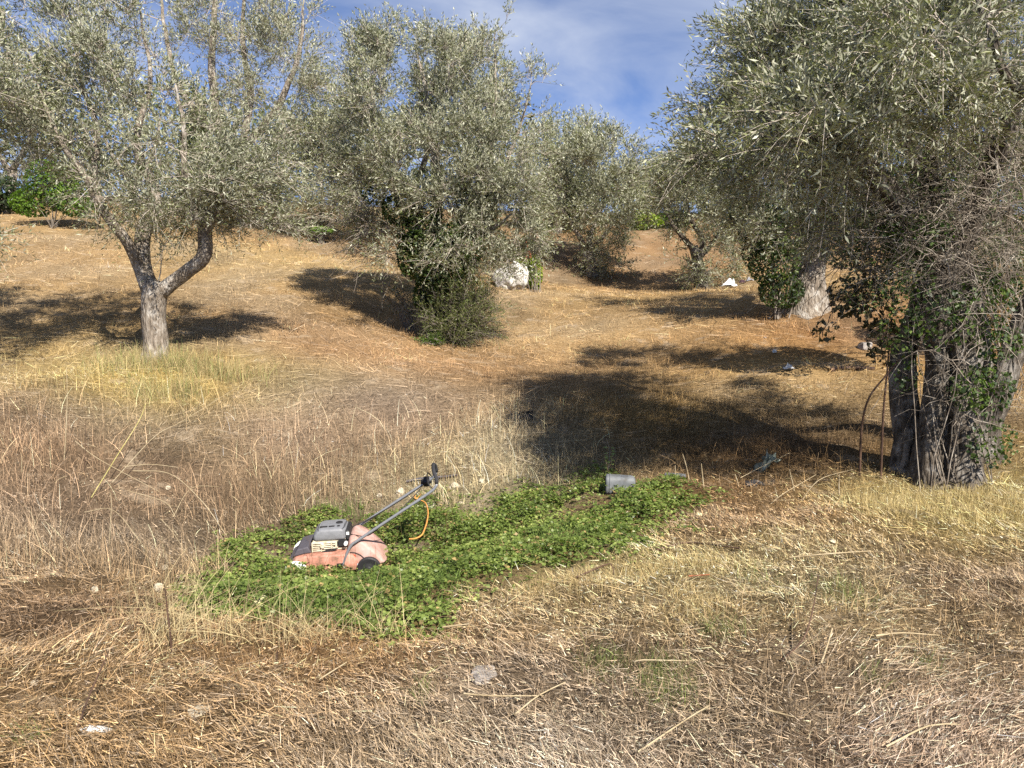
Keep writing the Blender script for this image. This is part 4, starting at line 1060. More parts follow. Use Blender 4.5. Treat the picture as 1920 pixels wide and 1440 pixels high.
# green ground cover
n = 105000
gx0, gy0 = green_xy.min(0) - 0.5; gx1, gy1 = green_xy.max(0) + 0.5
x = gx0 + (gx1 - gx0) * rng.random(n); y = gy0 + (gy1 - gy0) * rng.random(n)
g = green_in(x, y)
k = (g > -0.10) & (rng.random(n) < np.clip(0.18 + g * 1.8, 0, 0.92) * np.clip(1.5 - 1.6 * np.clip((n2(x, y, 2.6, 61) - 0.55) * 4, 0, 1), 0.1, 1))
x, y, g = x[k], y[k], g[k]; n = len(x)
hgt = (0.01 + 0.085 * rng.random(n)) * (0.55 + 0.9 * n2(x, y, 2.4, 62)) * np.clip(0.35 + g * 2.2, 0.35, 1)
c0 = np.stack([x, y, H(x, y) + hgt], -1)
Vs, Fs, Cs, nn = [], [], [], 0
th0 = rng.random(n) * 2 * PI
pal = np.array([[0.035, 0.052, 0.012], [0.088, 0.125, 0.026], [0.165, 0.215, 0.05], [0.36, 0.40, 0.13]])
for j in range(3):
    th = th0 + j * 2.094 + rng.normal(size=n) * 0.3
    d = np.stack([np.cos(th), np.sin(th), 0.12 + 0.35 * rng.normal(size=n)], -1); d = nrm(d)
    up = nrm(np.array([0, 0, 1.0]) + rng.normal(size=(n, 3)) * 0.42); up = nrm(up - d * (up * d).sum(-1, keepdims=True))
    s = (0.012 + 0.026 * rng.random(n) ** 1.8)
    V, F = leaf_quads(c0, d, up, s, s * 0.75, 0.15)
    cl = n2(x, y, 5, 63)
    qq = np.clip(0.5 * cl + 0.45 * rng.random(n) + 0.06, 0, 0.999) * 3; kk = qq.astype(int); f = (qq - kk)[:, None]
    col = pal[kk] * (1 - f) + pal[np.minimum(kk + 1, 3)] * f
    dead = (np.random.default_rng(3).random(n) < 0.07)[:, None]
    col = np.where(dead, np.array([[0.26, 0.19, 0.08]]) * (0.5 + rng.random((n, 1))), col)
    Vs.append(V); Fs.append(F + nn); Cs.append(rep(col, 4)); nn += len(V)
tag(mk('green_weeds', np.concatenate(Vs), np.concatenate(Fs), M_GREEN, col=np.concatenate(Cs)), 'lush low green weeds filling the hollow round the lawnmower', kind='stuff')
# grassy tufts in the green
xs, ys = patch(2600, [(600, 1150, 170, 20), (760, 1120, 120, 20), (640, 965, 60, 16), (1050, 1020, 120, 20)])
blades(0, (xs, ys), (0.06, 0.2), 0.0028, 'green_grass', 'fine green grass blades along the edge of the green weeds', lambda x, y, n: np.array([0.10, 0.155, 0.035]) * np.exp(rng.normal(size=(n, 1)) * 0.35), lean=0.5, K=4)
xs, ys = patch(2200, [(790, 1310, 22, 26), (1240, 1260, 50, 30), (1740, 1255, 22, 18), (1640, 1275, 26, 18), (1420, 1090, 40, 26), (1130, 1250, 50, 30), (60, 1390, 26, 16), (1580, 1120, 60, 24), (1250, 1300, 60, 40), (1350, 1180, 40, 20)])
blades(0, (xs, ys), (0.03, 0.12), 0.0024, 'green_grass', 'scattered small green grass tufts in the dry foreground', lambda x, y, n: np.array([0.13, 0.16, 0.05]) * np.exp(rng.normal(size=(n, 1)) * 0.4), lean=0.55, K=4)
#__DETAILS__
# ------------------------------------------------------------------ lawnmower and the other left things
import bmesh

def bm_obj(name, bm, mat, parent=None, smooth=False):
    me = bpy.data.meshes.new(name); bm.normal_update(); bm.to_mesh(me); bm.free()
    if smooth: me.polygons.foreach_set('use_smooth', np.ones(len(me.polygons), bool))
    me.materials.append(mat)
    o = bpy.data.objects.new(name, me); C.objects.link(o)
    if parent is not None: o.parent = parent
    return o

def prism(prof, y0, y1, bev=0.0, taper=1.0, seg=2):
    """side profile (x, z) carried across y"""
    bm = bmesh.new()
    cx = sum(p[0] for p in prof) / len(prof); cz = sum(p[1] for p in prof) / len(prof)
    a = [bm.verts.new((cx + (x - cx) * taper, y0, cz + (z - cz) * taper)) for x, z in prof]
    m0 = [bm.verts.new((x, y0 * 0.8 + y1 * 0.2, z)) for x, z in prof]
    m1 = [bm.verts.new((x, y0 * 0.2 + y1 * 0.8, z)) for x, z in prof]
    b = [bm.verts.new((cx + (x - cx) * taper, y1, cz + (z - cz) * taper)) for x, z in prof]
    n = len(prof)
    rings = [a, m0, m1, b]
    for p, q in zip(rings[:-1], rings[1:]):
        for i in range(n):
            j = (i + 1) % n
            bm.faces.new((p[i], p[j], q[j], q[i]))
    bm.faces.new(a[::-1]); bm.faces.new(b)
    bmesh.ops.recalc_face_normals(bm, faces=bm.faces)
    if bev: bmesh.ops.bevel(bm, geom=[e for e in bm.edges if e.calc_face_angle(0) > 0.35], offset=bev, segments=seg, affect='EDGES', profile=0.5)
    return bm

def boxbm(x0, x1, y0, y1, z0, z1, bev=0.0, seg=2):
    bm = bmesh.new(); bmesh.ops.create_cube(bm, size=1)
    for v in bm.verts:
        v.co = ((x0 + x1) / 2 + v.co.x * (x1 - x0), (y0 + y1) / 2 + v.co.y * (y1 - y0), (z0 + z1) / 2 + v.co.z * (z1 - z0))
    if bev: bmesh.ops.bevel(bm, geom=bm.edges[:], offset=bev, segments=seg, affect='EDGES')
    return bm

def tube_obj(name, pts, r, mat, parent=None, sides=8, step=0.02, local=True):
    pts = np.asarray(pts, float)
    rr = np.full(len(pts), r) if np.isscalar(r) else np.asarray(r)
    P, R_ = smoothpath(pts, rr, step)
    V, F = tubes(P[None], R_[None], sides)
    n = len(V); V = np.concatenate([V, P[:1], P[-1:]])
    i0 = np.arange(sides); i1 = (i0 + 1) % sides
    cap = np.concatenate([np.stack([i1, i0, np.full(sides, n)], -1), np.stack([n - sides + i0, n - sides + i1, np.full(sides, n + 1)], -1)])
    if local and parent is not None:
        V = V + root_loc(parent)
    return mk(name, V, [F, cap], mat, parent, smooth=True)

def lathe(prof, sides=24):
    """(radius, along y) turned about the y axis"""
    bm = bmesh.new(); rings = []
    for r, y in prof:
        rings.append([bm.verts.new((r * math.cos(t), y, r * math.sin(t))) for t in np.linspace(0, 2 * PI, sides, endpoint=False)])
    for p, q in zip(rings[:-1], rings[1:]):
        for i in range(sides):
            j = (i + 1) % sides
            bm.faces.new((p[i], p[j], q[j], q[i]))
    bm.faces.new(rings[0]); bm.faces.new(rings[-1][::-1])
    bmesh.ops.recalc_face_normals(bm, faces=bm.faces)
    return bm

M_SALMON = noise_mat('faded_red_plastic', [(0.14, 0.085, 0.055), (0.42, 0.19, 0.14), (0.50, 0.29, 0.23)], scale=11, rough=0.6, bump=0.08, spec=0.3, bdist=0.004)
M_SALMONP = noise_mat('bleached_red_plastic', [(0.28, 0.16, 0.12), (0.44, 0.27, 0.23), (0.48, 0.35, 0.33)], scale=8, rough=0.65, bump=0.06, spec=0.3, bdist=0.004)
M_GREYP = plain('grey_plastic', (0.17, 0.175, 0.19), 0.5, 0.4)
M_GREYL = noise_mat('grey_weathered_tub', [(0.06, 0.06, 0.058), (0.12, 0.128, 0.136), (0.16, 0.17, 0.18)], scale=14, rough=0.6, bump=0.1, bdist=0.004)
M_BLACK = plain('black_plastic', (0.018, 0.018, 0.02), 0.55, 0.35)
M_DARKP = plain('dark_purple_grey_plastic', (0.075, 0.07, 0.085), 0.6, 0.3)
M_CREAM = noise_mat('corroded_cast_aluminium', [(0.30, 0.24, 0.15), (0.52, 0.47, 0.36), (0.62, 0.58, 0.48)], scale=28, rough=0.6, bump=0.2, bdist=0.004)
M_TUBE = plain('grey_painted_tube', (0.16, 0.165, 0.18), 0.4, 0.5, var=0.12)
M_WHITE = plain('white_plastic', (0.72, 0.74, 0.72), 0.5, 0.4, var=0.08)
M_CYAN = plain('pale_blue_plastic', (0.40, 0.52, 0.58), 0.5, 0.4)
M_RED = plain('unfaded_red_plastic', (0.52, 0.07, 0.03), 0.5, 0.4)
M_FOAM = plain('black_foam', (0.035, 0.035, 0.038), 0.9, 0.15, bump=0.3, scale=80)
M_RUST = noise_mat('rusty_steel', [(0.10, 0.035, 0.02), (0.22, 0.08, 0.04), (0.32, 0.13, 0.06)], scale=14, rough=0.9, bump=0.2)

mp0 = hit(640, 1072)
mow = thing('lawnmower', 'old faded salmon-red lawnmower with a grey engine cover left in the green weeds', 'lawnmower', mp0 + np.array([0, 0.12, -0.035]))
mow.scale = (0.95, 0.95, 0.95)
mow.rotation_euler = (math.radians(1.5), math.radians(-2.0), math.radians(6))
deck = bm_obj('deck', prism([(-0.415, 0.075), (-0.42, 0.16), (-0.385, 0.215), (-0.30, 0.235), (0.04, 0.235), (0.12, 0.22), (0.16, 0.17), (0.16, 0.075)], -0.23, 0.23, 0.014, 0.92), M_SALMON, mow, True)
bm_obj('front_guard', prism([(-0.40, 0.215), (-0.36, 0.275), (-0.27, 0.295), (-0.245, 0.24), (-0.30, 0.236)], -0.17, 0.17, 0.008), M_DARKP, mow)
bm_obj('front_bumper', prism([(-0.455, 0.09), (-0.45, 0.17), (-0.40, 0.20), (-0.395, 0.09)], -0.20, 0.20, 0.01), M_DARKP, mow)
flap = bm_obj('grass_flap', prism([(0.07, 0.10), (0.04, 0.22), (0.075, 0.345), (0.115, 0.365), (0.20, 0.315), (0.315, 0.205), (0.385, 0.115), (0.30, 0.09)], -0.205, 0.205, 0.016, 0.90), M_SALMONP, mow, True)
tube_obj('flap_seam', [(0.08, -0.208, 0.235), (0.12, -0.209, 0.232), (0.17, -0.2095, 0.205), (0.205, -0.209, 0.165)], 0.0035, M_BLACK, flap, 6)
bm_obj('worn_patch', boxbm(0.075, 0.125, -0.2100, -0.2075, 0.135, 0.215, 0.001), M_RED, flap)
bm_obj('side_plate', boxbm(0.08, 0.165, -0.222, -0.209, 0.085, 0.138, 0.004), M_CYAN, mow)
eng = bm_obj('engine_block', boxbm(-0.235, 0.045, -0.12, 0.13, 0.235, 0.33, 0.006), M_CREAM, mow)
for k in range(5):
    bm_obj('cooling_fin', boxbm(-0.243, -0.04 if k != 2 else -0.06, -0.152, -0.118, 0.242 + 0.016 * k, 0.250 + 0.016 * k, 0.002, 1), M_CREAM, mow)
for xx in (-0.241, -0.165, -0.082):
    bm_obj('fin_rib', boxbm(xx, xx + 0.010, -0.156, -0.12, 0.238, 0.318, 0.002, 1), M_CREAM, mow)
bm_ = lathe([(0.012, -0.168), (0.02, -0.165), (0.022, -0.15)], 14)
for v in bm_.verts: v.co.x += -0.15; v.co.z += 0.29
bm_obj('bolt_boss', bm_, M_CREAM, mow)
bm_obj('muffler_slot', prism([(-0.16, 0.237), (-0.10, 0.262), (-0.02, 0.262), (-0.05, 0.243), (-0.12, 0.236)], -0.16, -0.15), M_BLACK, mow)
bm_obj('carburettor', boxbm(-0.03, 0.06, -0.14, -0.02, 0.26, 0.325, 0.012), M_BLACK, mow)
bm_ = lathe([(0.012, -0.185), (0.016, -0.18), (0.016, -0.14)], 12)
for v in bm_.verts: v.co.x += 0.045; v.co.z += 0.30
bm_obj('fuel_bulb', bm_, M_WHITE, mow)
cover = bm_obj('engine_cover', prism([(-0.235, 0.318), (-0.238, 0.365), (-0.205, 0.410), (-0.17, 0.427), (0.015, 0.430), (0.05, 0.415), (0.055, 0.318)], -0.14, 0.15, 0.02, 0.86, 3), M_GREYP, mow, True)
for x0, x1, y0, y1 in ((-0.175, -0.165 + 0.06, -0.085, -0.055), (-0.10, -0.045, -0.085, -0.055), (-0.03, 0.0, -0.085, -0.055)):
    bm_obj('vent_slot', boxbm(x0, x1 - 0.006, y0, y1, 0.4245, 0.4315, 0.001, 1), M_BLACK, cover)
bm_ = lathe([(0.03, -0.004), (0.03, 0.0), (0.024, 0.004)], 18)
for v in bm_.verts: v.co = (v.co.x - 0.02, 0.02 + v.co.z, 0.434 + v.co.y)
bm_obj('fuel_cap', bm_, M_BLACK, cover)
bm_obj('end_panel', prism([(0.045, 0.318), (0.045, 0.410), (0.075, 0.398), (0.08, 0.318)], -0.12, 0.12, 0.008), M_BLACK, mow)
st_ = bm_obj('sticker', boxbm(0.050, 0.073, -0.1235, -0.1205, 0.362, 0.388, 0.0008, 1), M_WHITE, mow)
def wheel(x, y, r, hub):
    w = bm_obj('wheel', lathe([(r * 0.62, -0.022), (r * 0.90, -0.024), (r, -0.014), (r, 0.014), (r * 0.9, 0.024), (r * 0.62, 0.022)], 28), M_BLACK if hub is not M_WHITE else M_WHITE, mow, False)
    for v in w.data.vertices: v.co.x += x; v.co.y += y; v.co.z += r
    h = bm_obj('hub', lathe([(r * 0.12, -0.034), (r * 0.2, -0.032), (r * 0.26, -0.026), (r * 0.60, -0.020), (r * 0.64, -0.0235), (r * 0.64, 0.0235), (r * 0.2, 0.03)], 28), hub, w)
    for v in h.data.vertices: v.co.x += x; v.co.y += y; v.co.z += r
wheel(-0.37, -0.265, 0.105, M_WHITE); wheel(-0.37, 0.265, 0.105, M_WHITE)
wheel(0.235, -0.25, 0.10, M_BLACK); wheel(0.235, 0.25, 0.10, M_BLACK)
for sy in (-1, 1):
    y = 0.222 * sy
    tube_obj('handle_tube', [(0.0, y, 0.10), (0.02, y, 0.145), (0.065, y, 0.25), (0.10, y, 0.305), (0.16, y, 0.345), (0.45, y * 0.98, 0.52), (0.71, y * 0.95, 0.675), (0.81, y * 0.93, 0.742), (0.835, y * 0.92, 0.785)], 0.0125, M_TUBE, mow, 10)
tube_obj('handle_bar', [(0.835, -0.204, 0.785), (0.832, -0.19, 0.83), (0.815, -0.14, 0.87), (0.81, 0, 0.88), (0.815, 0.14, 0.87), (0.832, 0.19, 0.83), (0.835, 0.204, 0.785)], 0.0165, M_FOAM, mow, 10)
tube_obj('brake_bail', [(0.80, -0.2, 0.735), (0.76, -0.17, 0.79), (0.755, 0, 0.81), (0.76, 0.17, 0.79), (0.80, 0.2, 0.735)], 0.005, M_BLACK, mow, 7)
bm_ = boxbm(0.69, 0.79, 0.175, 0.235, 0.655, 0.745, 0.026, 3); bm_obj('control_box', bm_, M_BLACK, mow, True)
tube_obj('cable', [(0.70, 0.19, 0.665), (0.50, 0.20, 0.54), (0.30, 0.20, 0.43), (0.17, 0.19, 0.37), (0.08, 0.10, 0.36), (0.02, 0.02, 0.38)], 0.0045, M_BLACK, mow, 6)
tube_obj('cable', [(0.69, 0.16, 0.65), (0.47, -0.05, 0.49), (0.33, -0.17, 0.42), (0.22, -0.18, 0.36), (0.08, -0.10, 0.36)], 0.004, M_BLACK, mow, 6)
bm_obj('handle_bracket', boxbm(-0.035, 0.025, -0.234, -0.205, 0.11, 0.16, 0.005), M_BLACK, mow)

# ------------------------------------------------------------------ rocks
def rock(px, py, wpx, hpx, mat, label, name='stone', cat='stone', group='pale stones on the ground', sink=0.35, Y=None, dep=0.8, seed=0, flat=0.0, sub=3):
    c = hit(px, py + hpx * 0.5) if Y is None else np.array([*at(px, py + hpx * 0.5, Y)[:2], 0]); c[2] = H1(c[0], c[1])
    s = c[1] / FPX
    bm = bmesh.new(); bmesh.ops.create_icosphere(bm, subdivisions=sub, radius=1)
    co = np.array([v.co[:] for v in bm.verts])
    d = 1 + (vnoise(co * 1.3 + seed * 7.7, seed) - 0.5) * 0.7 + (vnoise(co * 3.1 + seed, seed + 1) - 0.5) * 0.35 + (vnoise(co * 8, seed + 2) - 0.5) * 0.12
    co = co * d[:, None]
    if flat: co = np.sign(co) * np.minimum(np.abs(co), 1 - flat * 0.5)
    co = co * np.array([wpx * 0.5 * s, wpx * 0.5 * s * dep, hpx * 0.55 * s])
    for v, q in zip(bm.verts, co): v.co = q
    o = bm_obj(name, bm, mat, None, smooth=sub > 3)
    o.location = (c[0], c[1], c[2] + hpx * s * (0.12 if name == 'stone' else 0.3)); o.rotation_euler = (0, 0, seed * 1.3)
    return tag(o, label, cat, group)
M_PALE = noise_mat('pale_limestone', [(0.24, 0.20, 0.14), (0.42, 0.37, 0.28), (0.54, 0.50, 0.39)], scale=11, rough=0.9, bump=0.4)
M_YSTONE = noise_mat('yellowish_limestone', [(0.48, 0.45, 0.25), (0.64, 0.61, 0.36), (0.70, 0.67, 0.46)], scale=9, rough=0.9, bump=0.3)
M_GSTONE = noise_mat('grey_stone', [(0.14, 0.125, 0.11), (0.26, 0.235, 0.215), (0.38, 0.35, 0.32)], scale=9, rough=0.9, bump=0.4)
M_WSTONE = noise_mat('white_limestone', [(0.16, 0.14, 0.12), (0.42, 0.40, 0.37), (0.58, 0.56, 0.53)], scale=4.5, rough=0.9, bump=0.6, pos=(0.36, 0.55), bdist=0.06)
for i, (px, py, w, h, m, lab) in enumerate([
    (492, 1121, 32, 17, M_YSTONE, 'rounded yellowish stone in the green weeds below the lawnmower wheel'),
    (40, 1003, 17, 13, M_PALE, 'round pale stone at the left edge, alone in brown weeds'),
    (308, 1060, 14, 12, M_PALE, 'upper of two cream stones left of the green patch'),
    (297, 1096, 16, 15, M_PALE, 'lower of two cream stones left of the green patch'),
    (357, 1098, 15, 10, M_PALE, 'small cream stone at the left rim of the green patch'),
    (178, 1102, 12, 12, M_PALE, 'half-buried dull stone in flattened weeds at left'),
    (64, 1277, 14, 9, M_PALE, 'small pale stone in bottom-left straw'),
    (852, 908, 21, 13, M_PALE, 'largest cream stone right of the mower handle grip'),
    (751, 918, 15, 13, M_PALE, 'cream stone left of the mower control box'),
    (903, 899, 13, 8, M_PALE, 'small cream stone at the bank foot, right of the larger one'),
    (806, 943, 22, 13, M_PALE, 'dull stone under the mower handle at the top edge of the green'),
    (866, 941, 14, 6, M_PALE, 'flat cream stone at the top edge of the green weeds'),
    (712, 926, 11, 9, M_PALE, 'small stone in the weeds at the bank foot left of the handle'),
    (930, 798, 7, 6, M_PALE, 'tiny white stone on the bank below the dark trough'),
    (1310, 962, 12, 8, M_YSTONE, 'pale leaf-like stone in reddish straw right of the green patch'),
    (910, 1256, 58, 20, M_GSTONE, 'grey flaky stone half buried in foreground straw'),
    (372, 1330, 40, 12, M_PALE, 'flat pinkish stone flush in the bottom-left straw'),
    (316, 912, 10, 8, M_PALE, 'small white stone on the weedy left bank'),
    (1560, 1012, 14, 6, M_PALE, 'tiny pale stone in straw before the hollow tree')]):
    rock(px, py, w, h, m, lab, seed=i + 1, sub=3, sink=0.55 if h < 30 else 0.65, dep=1.0)
rock(966, 522, 70, 62, M_WSTONE, 'big white limestone boulder on the slope right of the ivy-clad olive', name='boulder', cat='boulder', group=None, Y=19.3, sink=0.25, seed=3, sub=5, flat=0.06)
rock(1622, 645, 30, 18, M_GSTONE, 'grey squared stone block behind the hollow trunk, in rusty litter', name='stone_block', cat='stone', group=None, seed=5, flat=0.6)
ivb = [bl(1003, 512, 19.2, 14, 34, 14), bl(985, 492, 19.1, 18, 8, 12, 0.6)]
rt = thing('creeper', 'yellow-green creeper over the right side of the white boulder', 'creeper', hit(1003, 548))
P, R_ = stems_from(np.array(rt.location), ivb, 10, 0.008); V, F = tubes(P, R_, 4); mk('stems', V, F, M_TWIG, rt)
V, F, c = broad_leaves(ivb, 650, 0.075, YG * 0.9); mk('foliage', V, F, M_GREEN, rt, col=c)
ivb = [bl(950, 476, 19.9, 40, 14, 16), bl(915, 490, 19.4, 20, 18, 14), bl(912, 535, 19.2, 12, 18, 12, 0.5)]
rt = thing('dry_creeper', 'pale dry leafy creeper behind the top and left of the white boulder', 'creeper', G(925, 530, 19.8))
P, R_ = stems_from(np.array(rt.location), ivb, 16, 0.008); V, F = tubes(P, R_, 4); mk('stems', V, F, M_TWIGP, rt)
V, F, c = broad_leaves(ivb, 700, 0.055, np.array([[0.10, 0.12, 0.05], [0.26, 0.24, 0.14], [0.42, 0.38, 0.24]])); mk('foliage', V, F, M_GREEN, rt, col=c)
rt = thing('rusty_frame', 'rusty iron rods leaning together behind the white boulder', 'rods', hit(995, 520) + np.array([0, 0.6, 0]))
b0 = root_loc(rt)
for dx, dz, tx in ((-0.28, 0.9, 0.0), (0.04, 0.95, -0.02), (0.16, 0.98, -0.05)):
    tube_obj('rod', [(dx, 0, -0.05), ((dx + tx) / 2, 0, dz * 0.5 + 0.02), (tx - 0.08, 0, dz + 0.1)], 0.026, M_RUST, rt, 6, 0.1)

# ------------------------------------------------------------------ rubbish on the slope
def crumple(px, py, wpx, hpx, mat, label, name, cat, group=None, seed=0, amp=0.5, lean=0.0):
    c = hit(px, py + hpx * 0.45); s = c[1] / FPX
    n = 14; u, v = np.meshgrid(np.linspace(-1, 1, n), np.linspace(-1, 1, n))
    r = np.stack([u.ravel(), v.ravel(), np.zeros(n * n)], -1)
    q = r * 1.8 + seed * 5.1
    X = r[:, 0] + (vnoise(q, seed) - 0.5) * amp; Yy = r[:, 1] + (vnoise(q + 9, seed + 1) - 0.5) * amp
    e = np.clip(1.15 - np.hypot(r[:, 0], r[:, 1]), 0, 1)
    Z = 0.15 + vnoise(q * 1.7 + 3, seed + 2) * (0.6 + amp) * (0.35 + e) + lean * r[:, 0] * 0.5
    V = np.stack([X * wpx * s / 2, Yy * wpx * s / 2 * 0.8, np.maximum(Z, 0.05) * hpx * s], -1)
    idx = np.arange(n * n).reshape(n, n)
    F = np.stack([idx[:-1, :-1], idx[:-1, 1:], idx[1:, 1:], idx[1:, :-1]], -1).reshape(-1, 4)
    o = mk(name, V, F, mat, smooth=False)
    o.location = tuple(c); sm = o.modifiers.new('thickness', 'SOLIDIFY'); sm.thickness = 0.004
    return tag(o, label, cat, group)
M_BAG = plain('white_plastic_film', (0.50, 0.50, 0.49), 0.35, 0.5, var=0.05)
M_BAGG = noise_mat('greenish_clear_plastic', [(0.07, 0.085, 0.06), (0.14, 0.16, 0.12), (0.24, 0.25, 0.20)], scale=12, rough=0.25, bump=0.2, spec=0.6)
M_CLOTH = plain('dark_plum_cloth', (0.05, 0.028, 0.035), 0.85, 0.2)
M_CLOTHG = plain('grey_checked_cloth', (0.22, 0.22, 0.24), 0.85, 0.2, var=0.6, scale=40)
crumple(1366, 535, 26, 12, M_BAG, 'white plastic bag on the ground right of the small dark-trunked olive', 'plastic_bag', 'bag', seed=1, amp=0.8)
crumple(1391, 529, 12, 9, M_CLOTH, 'dark plum rag beside the white plastic bag', 'rag', 'rag', seed=2)
crumple(1405, 525, 14, 8, M_CLOTHG, 'grey and black rag right of the plum one', 'rag', 'rag', seed=3)
crumple(1477, 690, 18, 10, M_BAG, 'torn white plastic scrap in sunlit yellow grass', 'plastic_scrap', 'litter', 'white scraps of litter', seed=4, amp=0.9)
crumple(1452, 659, 8, 8, M_BAG, 'small white plastic scrap in the shade up the slope', 'plastic_scrap', 'litter', 'white scraps of litter', seed=5)
crumple(1434, 633, 5, 3, M_BAG, 'tiny white scrap farthest up in the shade band', 'plastic_scrap', 'litter', 'white scraps of litter', seed=6)
crumple(178, 1366, 56, 14, M_BAG, 'thin torn strip of white plastic in the bottom-left straw', 'plastic_strip', 'litter', seed=7, amp=0.5).scale = (1, 0.3, 0.8)
crumple(1435, 872, 42, 26, M_BAGG, 'crumpled greenish clear plastic bottle in the deep shade', 'plastic_bottle', 'bottle', seed=8, amp=0.9, lean=1.0).rotation_euler = (0, 0, 0.4)
crumple(1412, 905, 36, 9, M_BLACK, 'flat black plastic scrap at the edge of the deep shade', 'plastic_sheet', 'litter', seed=9, amp=0.6)

# grey tub lying on its side
c = hit(1163, 926); sc_ = c[1] / FPX
tub = thing('grey_tub', 'grey plastic tub lying on its side at the top of the green weeds', 'tub', c + np.array([0, 0, 0.005]))
L = 56 * sc_; r_ = 19 * sc_
prof = [(r_ * 0.9, -L / 2), (r_ * 0.98, -L / 2 + 0.004), (r_ * 1.02, -L / 2 + 0.02), (r_ * 1.0, -L / 2 + 0.024), (r_ * 0.98, 0), (r_ * 0.93, L / 2 - 0.04), (r_ * 0.82, L / 2 - 0.01), (r_ * 0.6, L / 2)]
def sq(bm):
    for v in bm.verts:
        a = math.atan2(v.co.z, v.co.x); k = 1 + 0.12 * math.cos(4 * a + PI)
        v.co.x *= k; v.co.z *= k
    return bm
bm_ = sq(lathe(prof, 32)); o = bm_obj('body', bm_, M_GREYL, tub, True); o.rotation_euler = (0, 0, -PI / 2 - 0.12); o.location = (0, 0, r_ * 0.92)
bm_ = sq(lathe([(r_ * 0.80, -L / 2 - 0.004), (r_ * 0.80, -L / 2 + 0.01)], 32)); o = bm_obj('mouth', bm_, M_BLACK, tub); o.rotation_euler = (0, 0, -PI / 2 - 0.12); o.location = (0, 0, r_ * 0.92)
bm_ = sq(lathe([(r_ * 1.0, -L / 2 + 0.03), (r_ * 1.05, -L / 2 + 0.034), (r_ * 1.05, -L / 2 + 0.044), (r_ * 1.0, -L / 2 + 0.048)], 32)); o = bm_obj('rim', bm_, M_GREYL, tub, True); o.rotation_euler = (0, 0, -PI / 2 - 0.12); o.location = (0, 0, r_ * 0.92)

# dark half-round trough
c = hit(975, 787); s_ = c[1] / FPX
bm_ = bmesh.new(); ring = []
Lh = 26 * s_; rt_ = 9 * s_
for x in (-Lh, -Lh * 0.3, Lh * 0.4, Lh):
    ring.append([bm_.verts.new((x, rt_ * rr * math.cos(t), rt_ * rr * math.sin(t) * 0.8)) for rr, ts in ((1.0, np.linspace(PI, 2 * PI, 9)), (0.86, np.linspace(2 * PI, PI, 9))) for t in ts])
for p, q in zip(ring[:-1], ring[1:]):
    for i in range(18):
        j = (i + 1) % 18; bm_.faces.new((p[i], p[j], q[j], q[i]))
bm_.faces.new(ring[0]); bm_.faces.new(ring[-1][::-1]); bmesh.ops.recalc_face_normals(bm_, faces=bm_.faces)
o = bm_obj('gutter_piece', bm_, M_BLACK); o.location = (c[0], c[1], c[2] + rt_ * 0.7); o.rotation_euler = (math.radians(55), math.radians(-9), 0.05)
tag(o, 'black length of half-round gutter lying on the bank at the shade edge', 'gutter')

def lay(pxs, r, mat, name, label, cat, group=None, lift=0.02, lifts=None, sides=7):
    pts = []
    for i, p in enumerate(pxs):
        q = hit(p[0], p[1]); q = q + np.array([0, 0, (lift if lifts is None else lifts[i])]); pts.append(q)
    P, R_ = smoothpath(np.array(pts), np.linspace(r, r * (0.6 if sides < 7 else 1), len(pts)), 0.05)
    V, F = tubes(P[None], R_[None], sides)
    return tag(mk(name, V, F, mat, smooth=True), label, cat, group)

def stand(px, py, tops, r, mat, name, label, cat, group=None, sides=5, r1=0.4):
    """a thing rooted at (px, py); the other points are at its depth"""
    b0 = hit(px, py); pts = [b0 - [0, 0, 0.02]] + [at(a, b_, b0[1] + dy) for a, b_, dy in tops]
    P, R_ = smoothpath(np.array(pts), np.linspace(r, r * r1, len(pts)), 0.04)
    V, F = tubes(P[None], R_[None], sides)
    return tag(mk(name, V, F, mat, smooth=True), label, cat, group)

M_ORANGE = plain('orange_rope', (0.55, 0.25, 0.07), 0.7, 0.2, bump=0.2)
oc = thing('orange_cord', 'frayed orange cord curling over the green weeds right of the mower', 'cord', hit(800, 1010))
pts = np.array([hit(px, py) * np.array([1, 1, 0]) + np.array([0, 0, H1(*hit(px, py)[:2]) + lf]) for px, py, lf in
                [(768, 1036, 0.12), (780, 1037, 0.13), (791, 1033, 0.14), (797, 1022, 0.15), (801, 1008, 0.15), (803, 990, 0.15), (799, 973, 0.15), (791, 966, 0.15), (779, 964, 0.16)]])
P, R_ = smoothpath(pts, np.full(len(pts), 0.0068), 0.03); V, F = tubes(P[None], R_[None], 7); mk('cord', V, F, M_ORANGE, oc, smooth=True)
e = pts[-1]
for dx, dz in ((-0.02, 0.035), (0.005, 0.04), (0.06, 0.045)):
    P, R_ = smoothpath(np.array([e + [0.02 if dx > 0.03 else 0, 0, 0], e + np.array([dx * 0.6, 0, dz * 0.5]), e + np.array([dx, 0, dz])]), np.array([0.005, 0.004, 0.002]), 0.02)
    V, F = tubes(P[None], R_[None], 5); mk('frayed_strand', V, F, M_ORANGE, oc, smooth=True)
lay([(762, 908), (785, 903), (806, 901), (832, 899), (857, 896)], 0.013, M_DARKP, 'hose', 'dark hose lying across the stony bank foot behind the mower handle', 'hose', lift=0.03)
lay([(1248, 896), (1268, 897), (1286, 899)], 0.022, M_GREYL, 'pipe', 'short grey pipe at the shade edge right of the tub', 'pipe', lift=0.03)

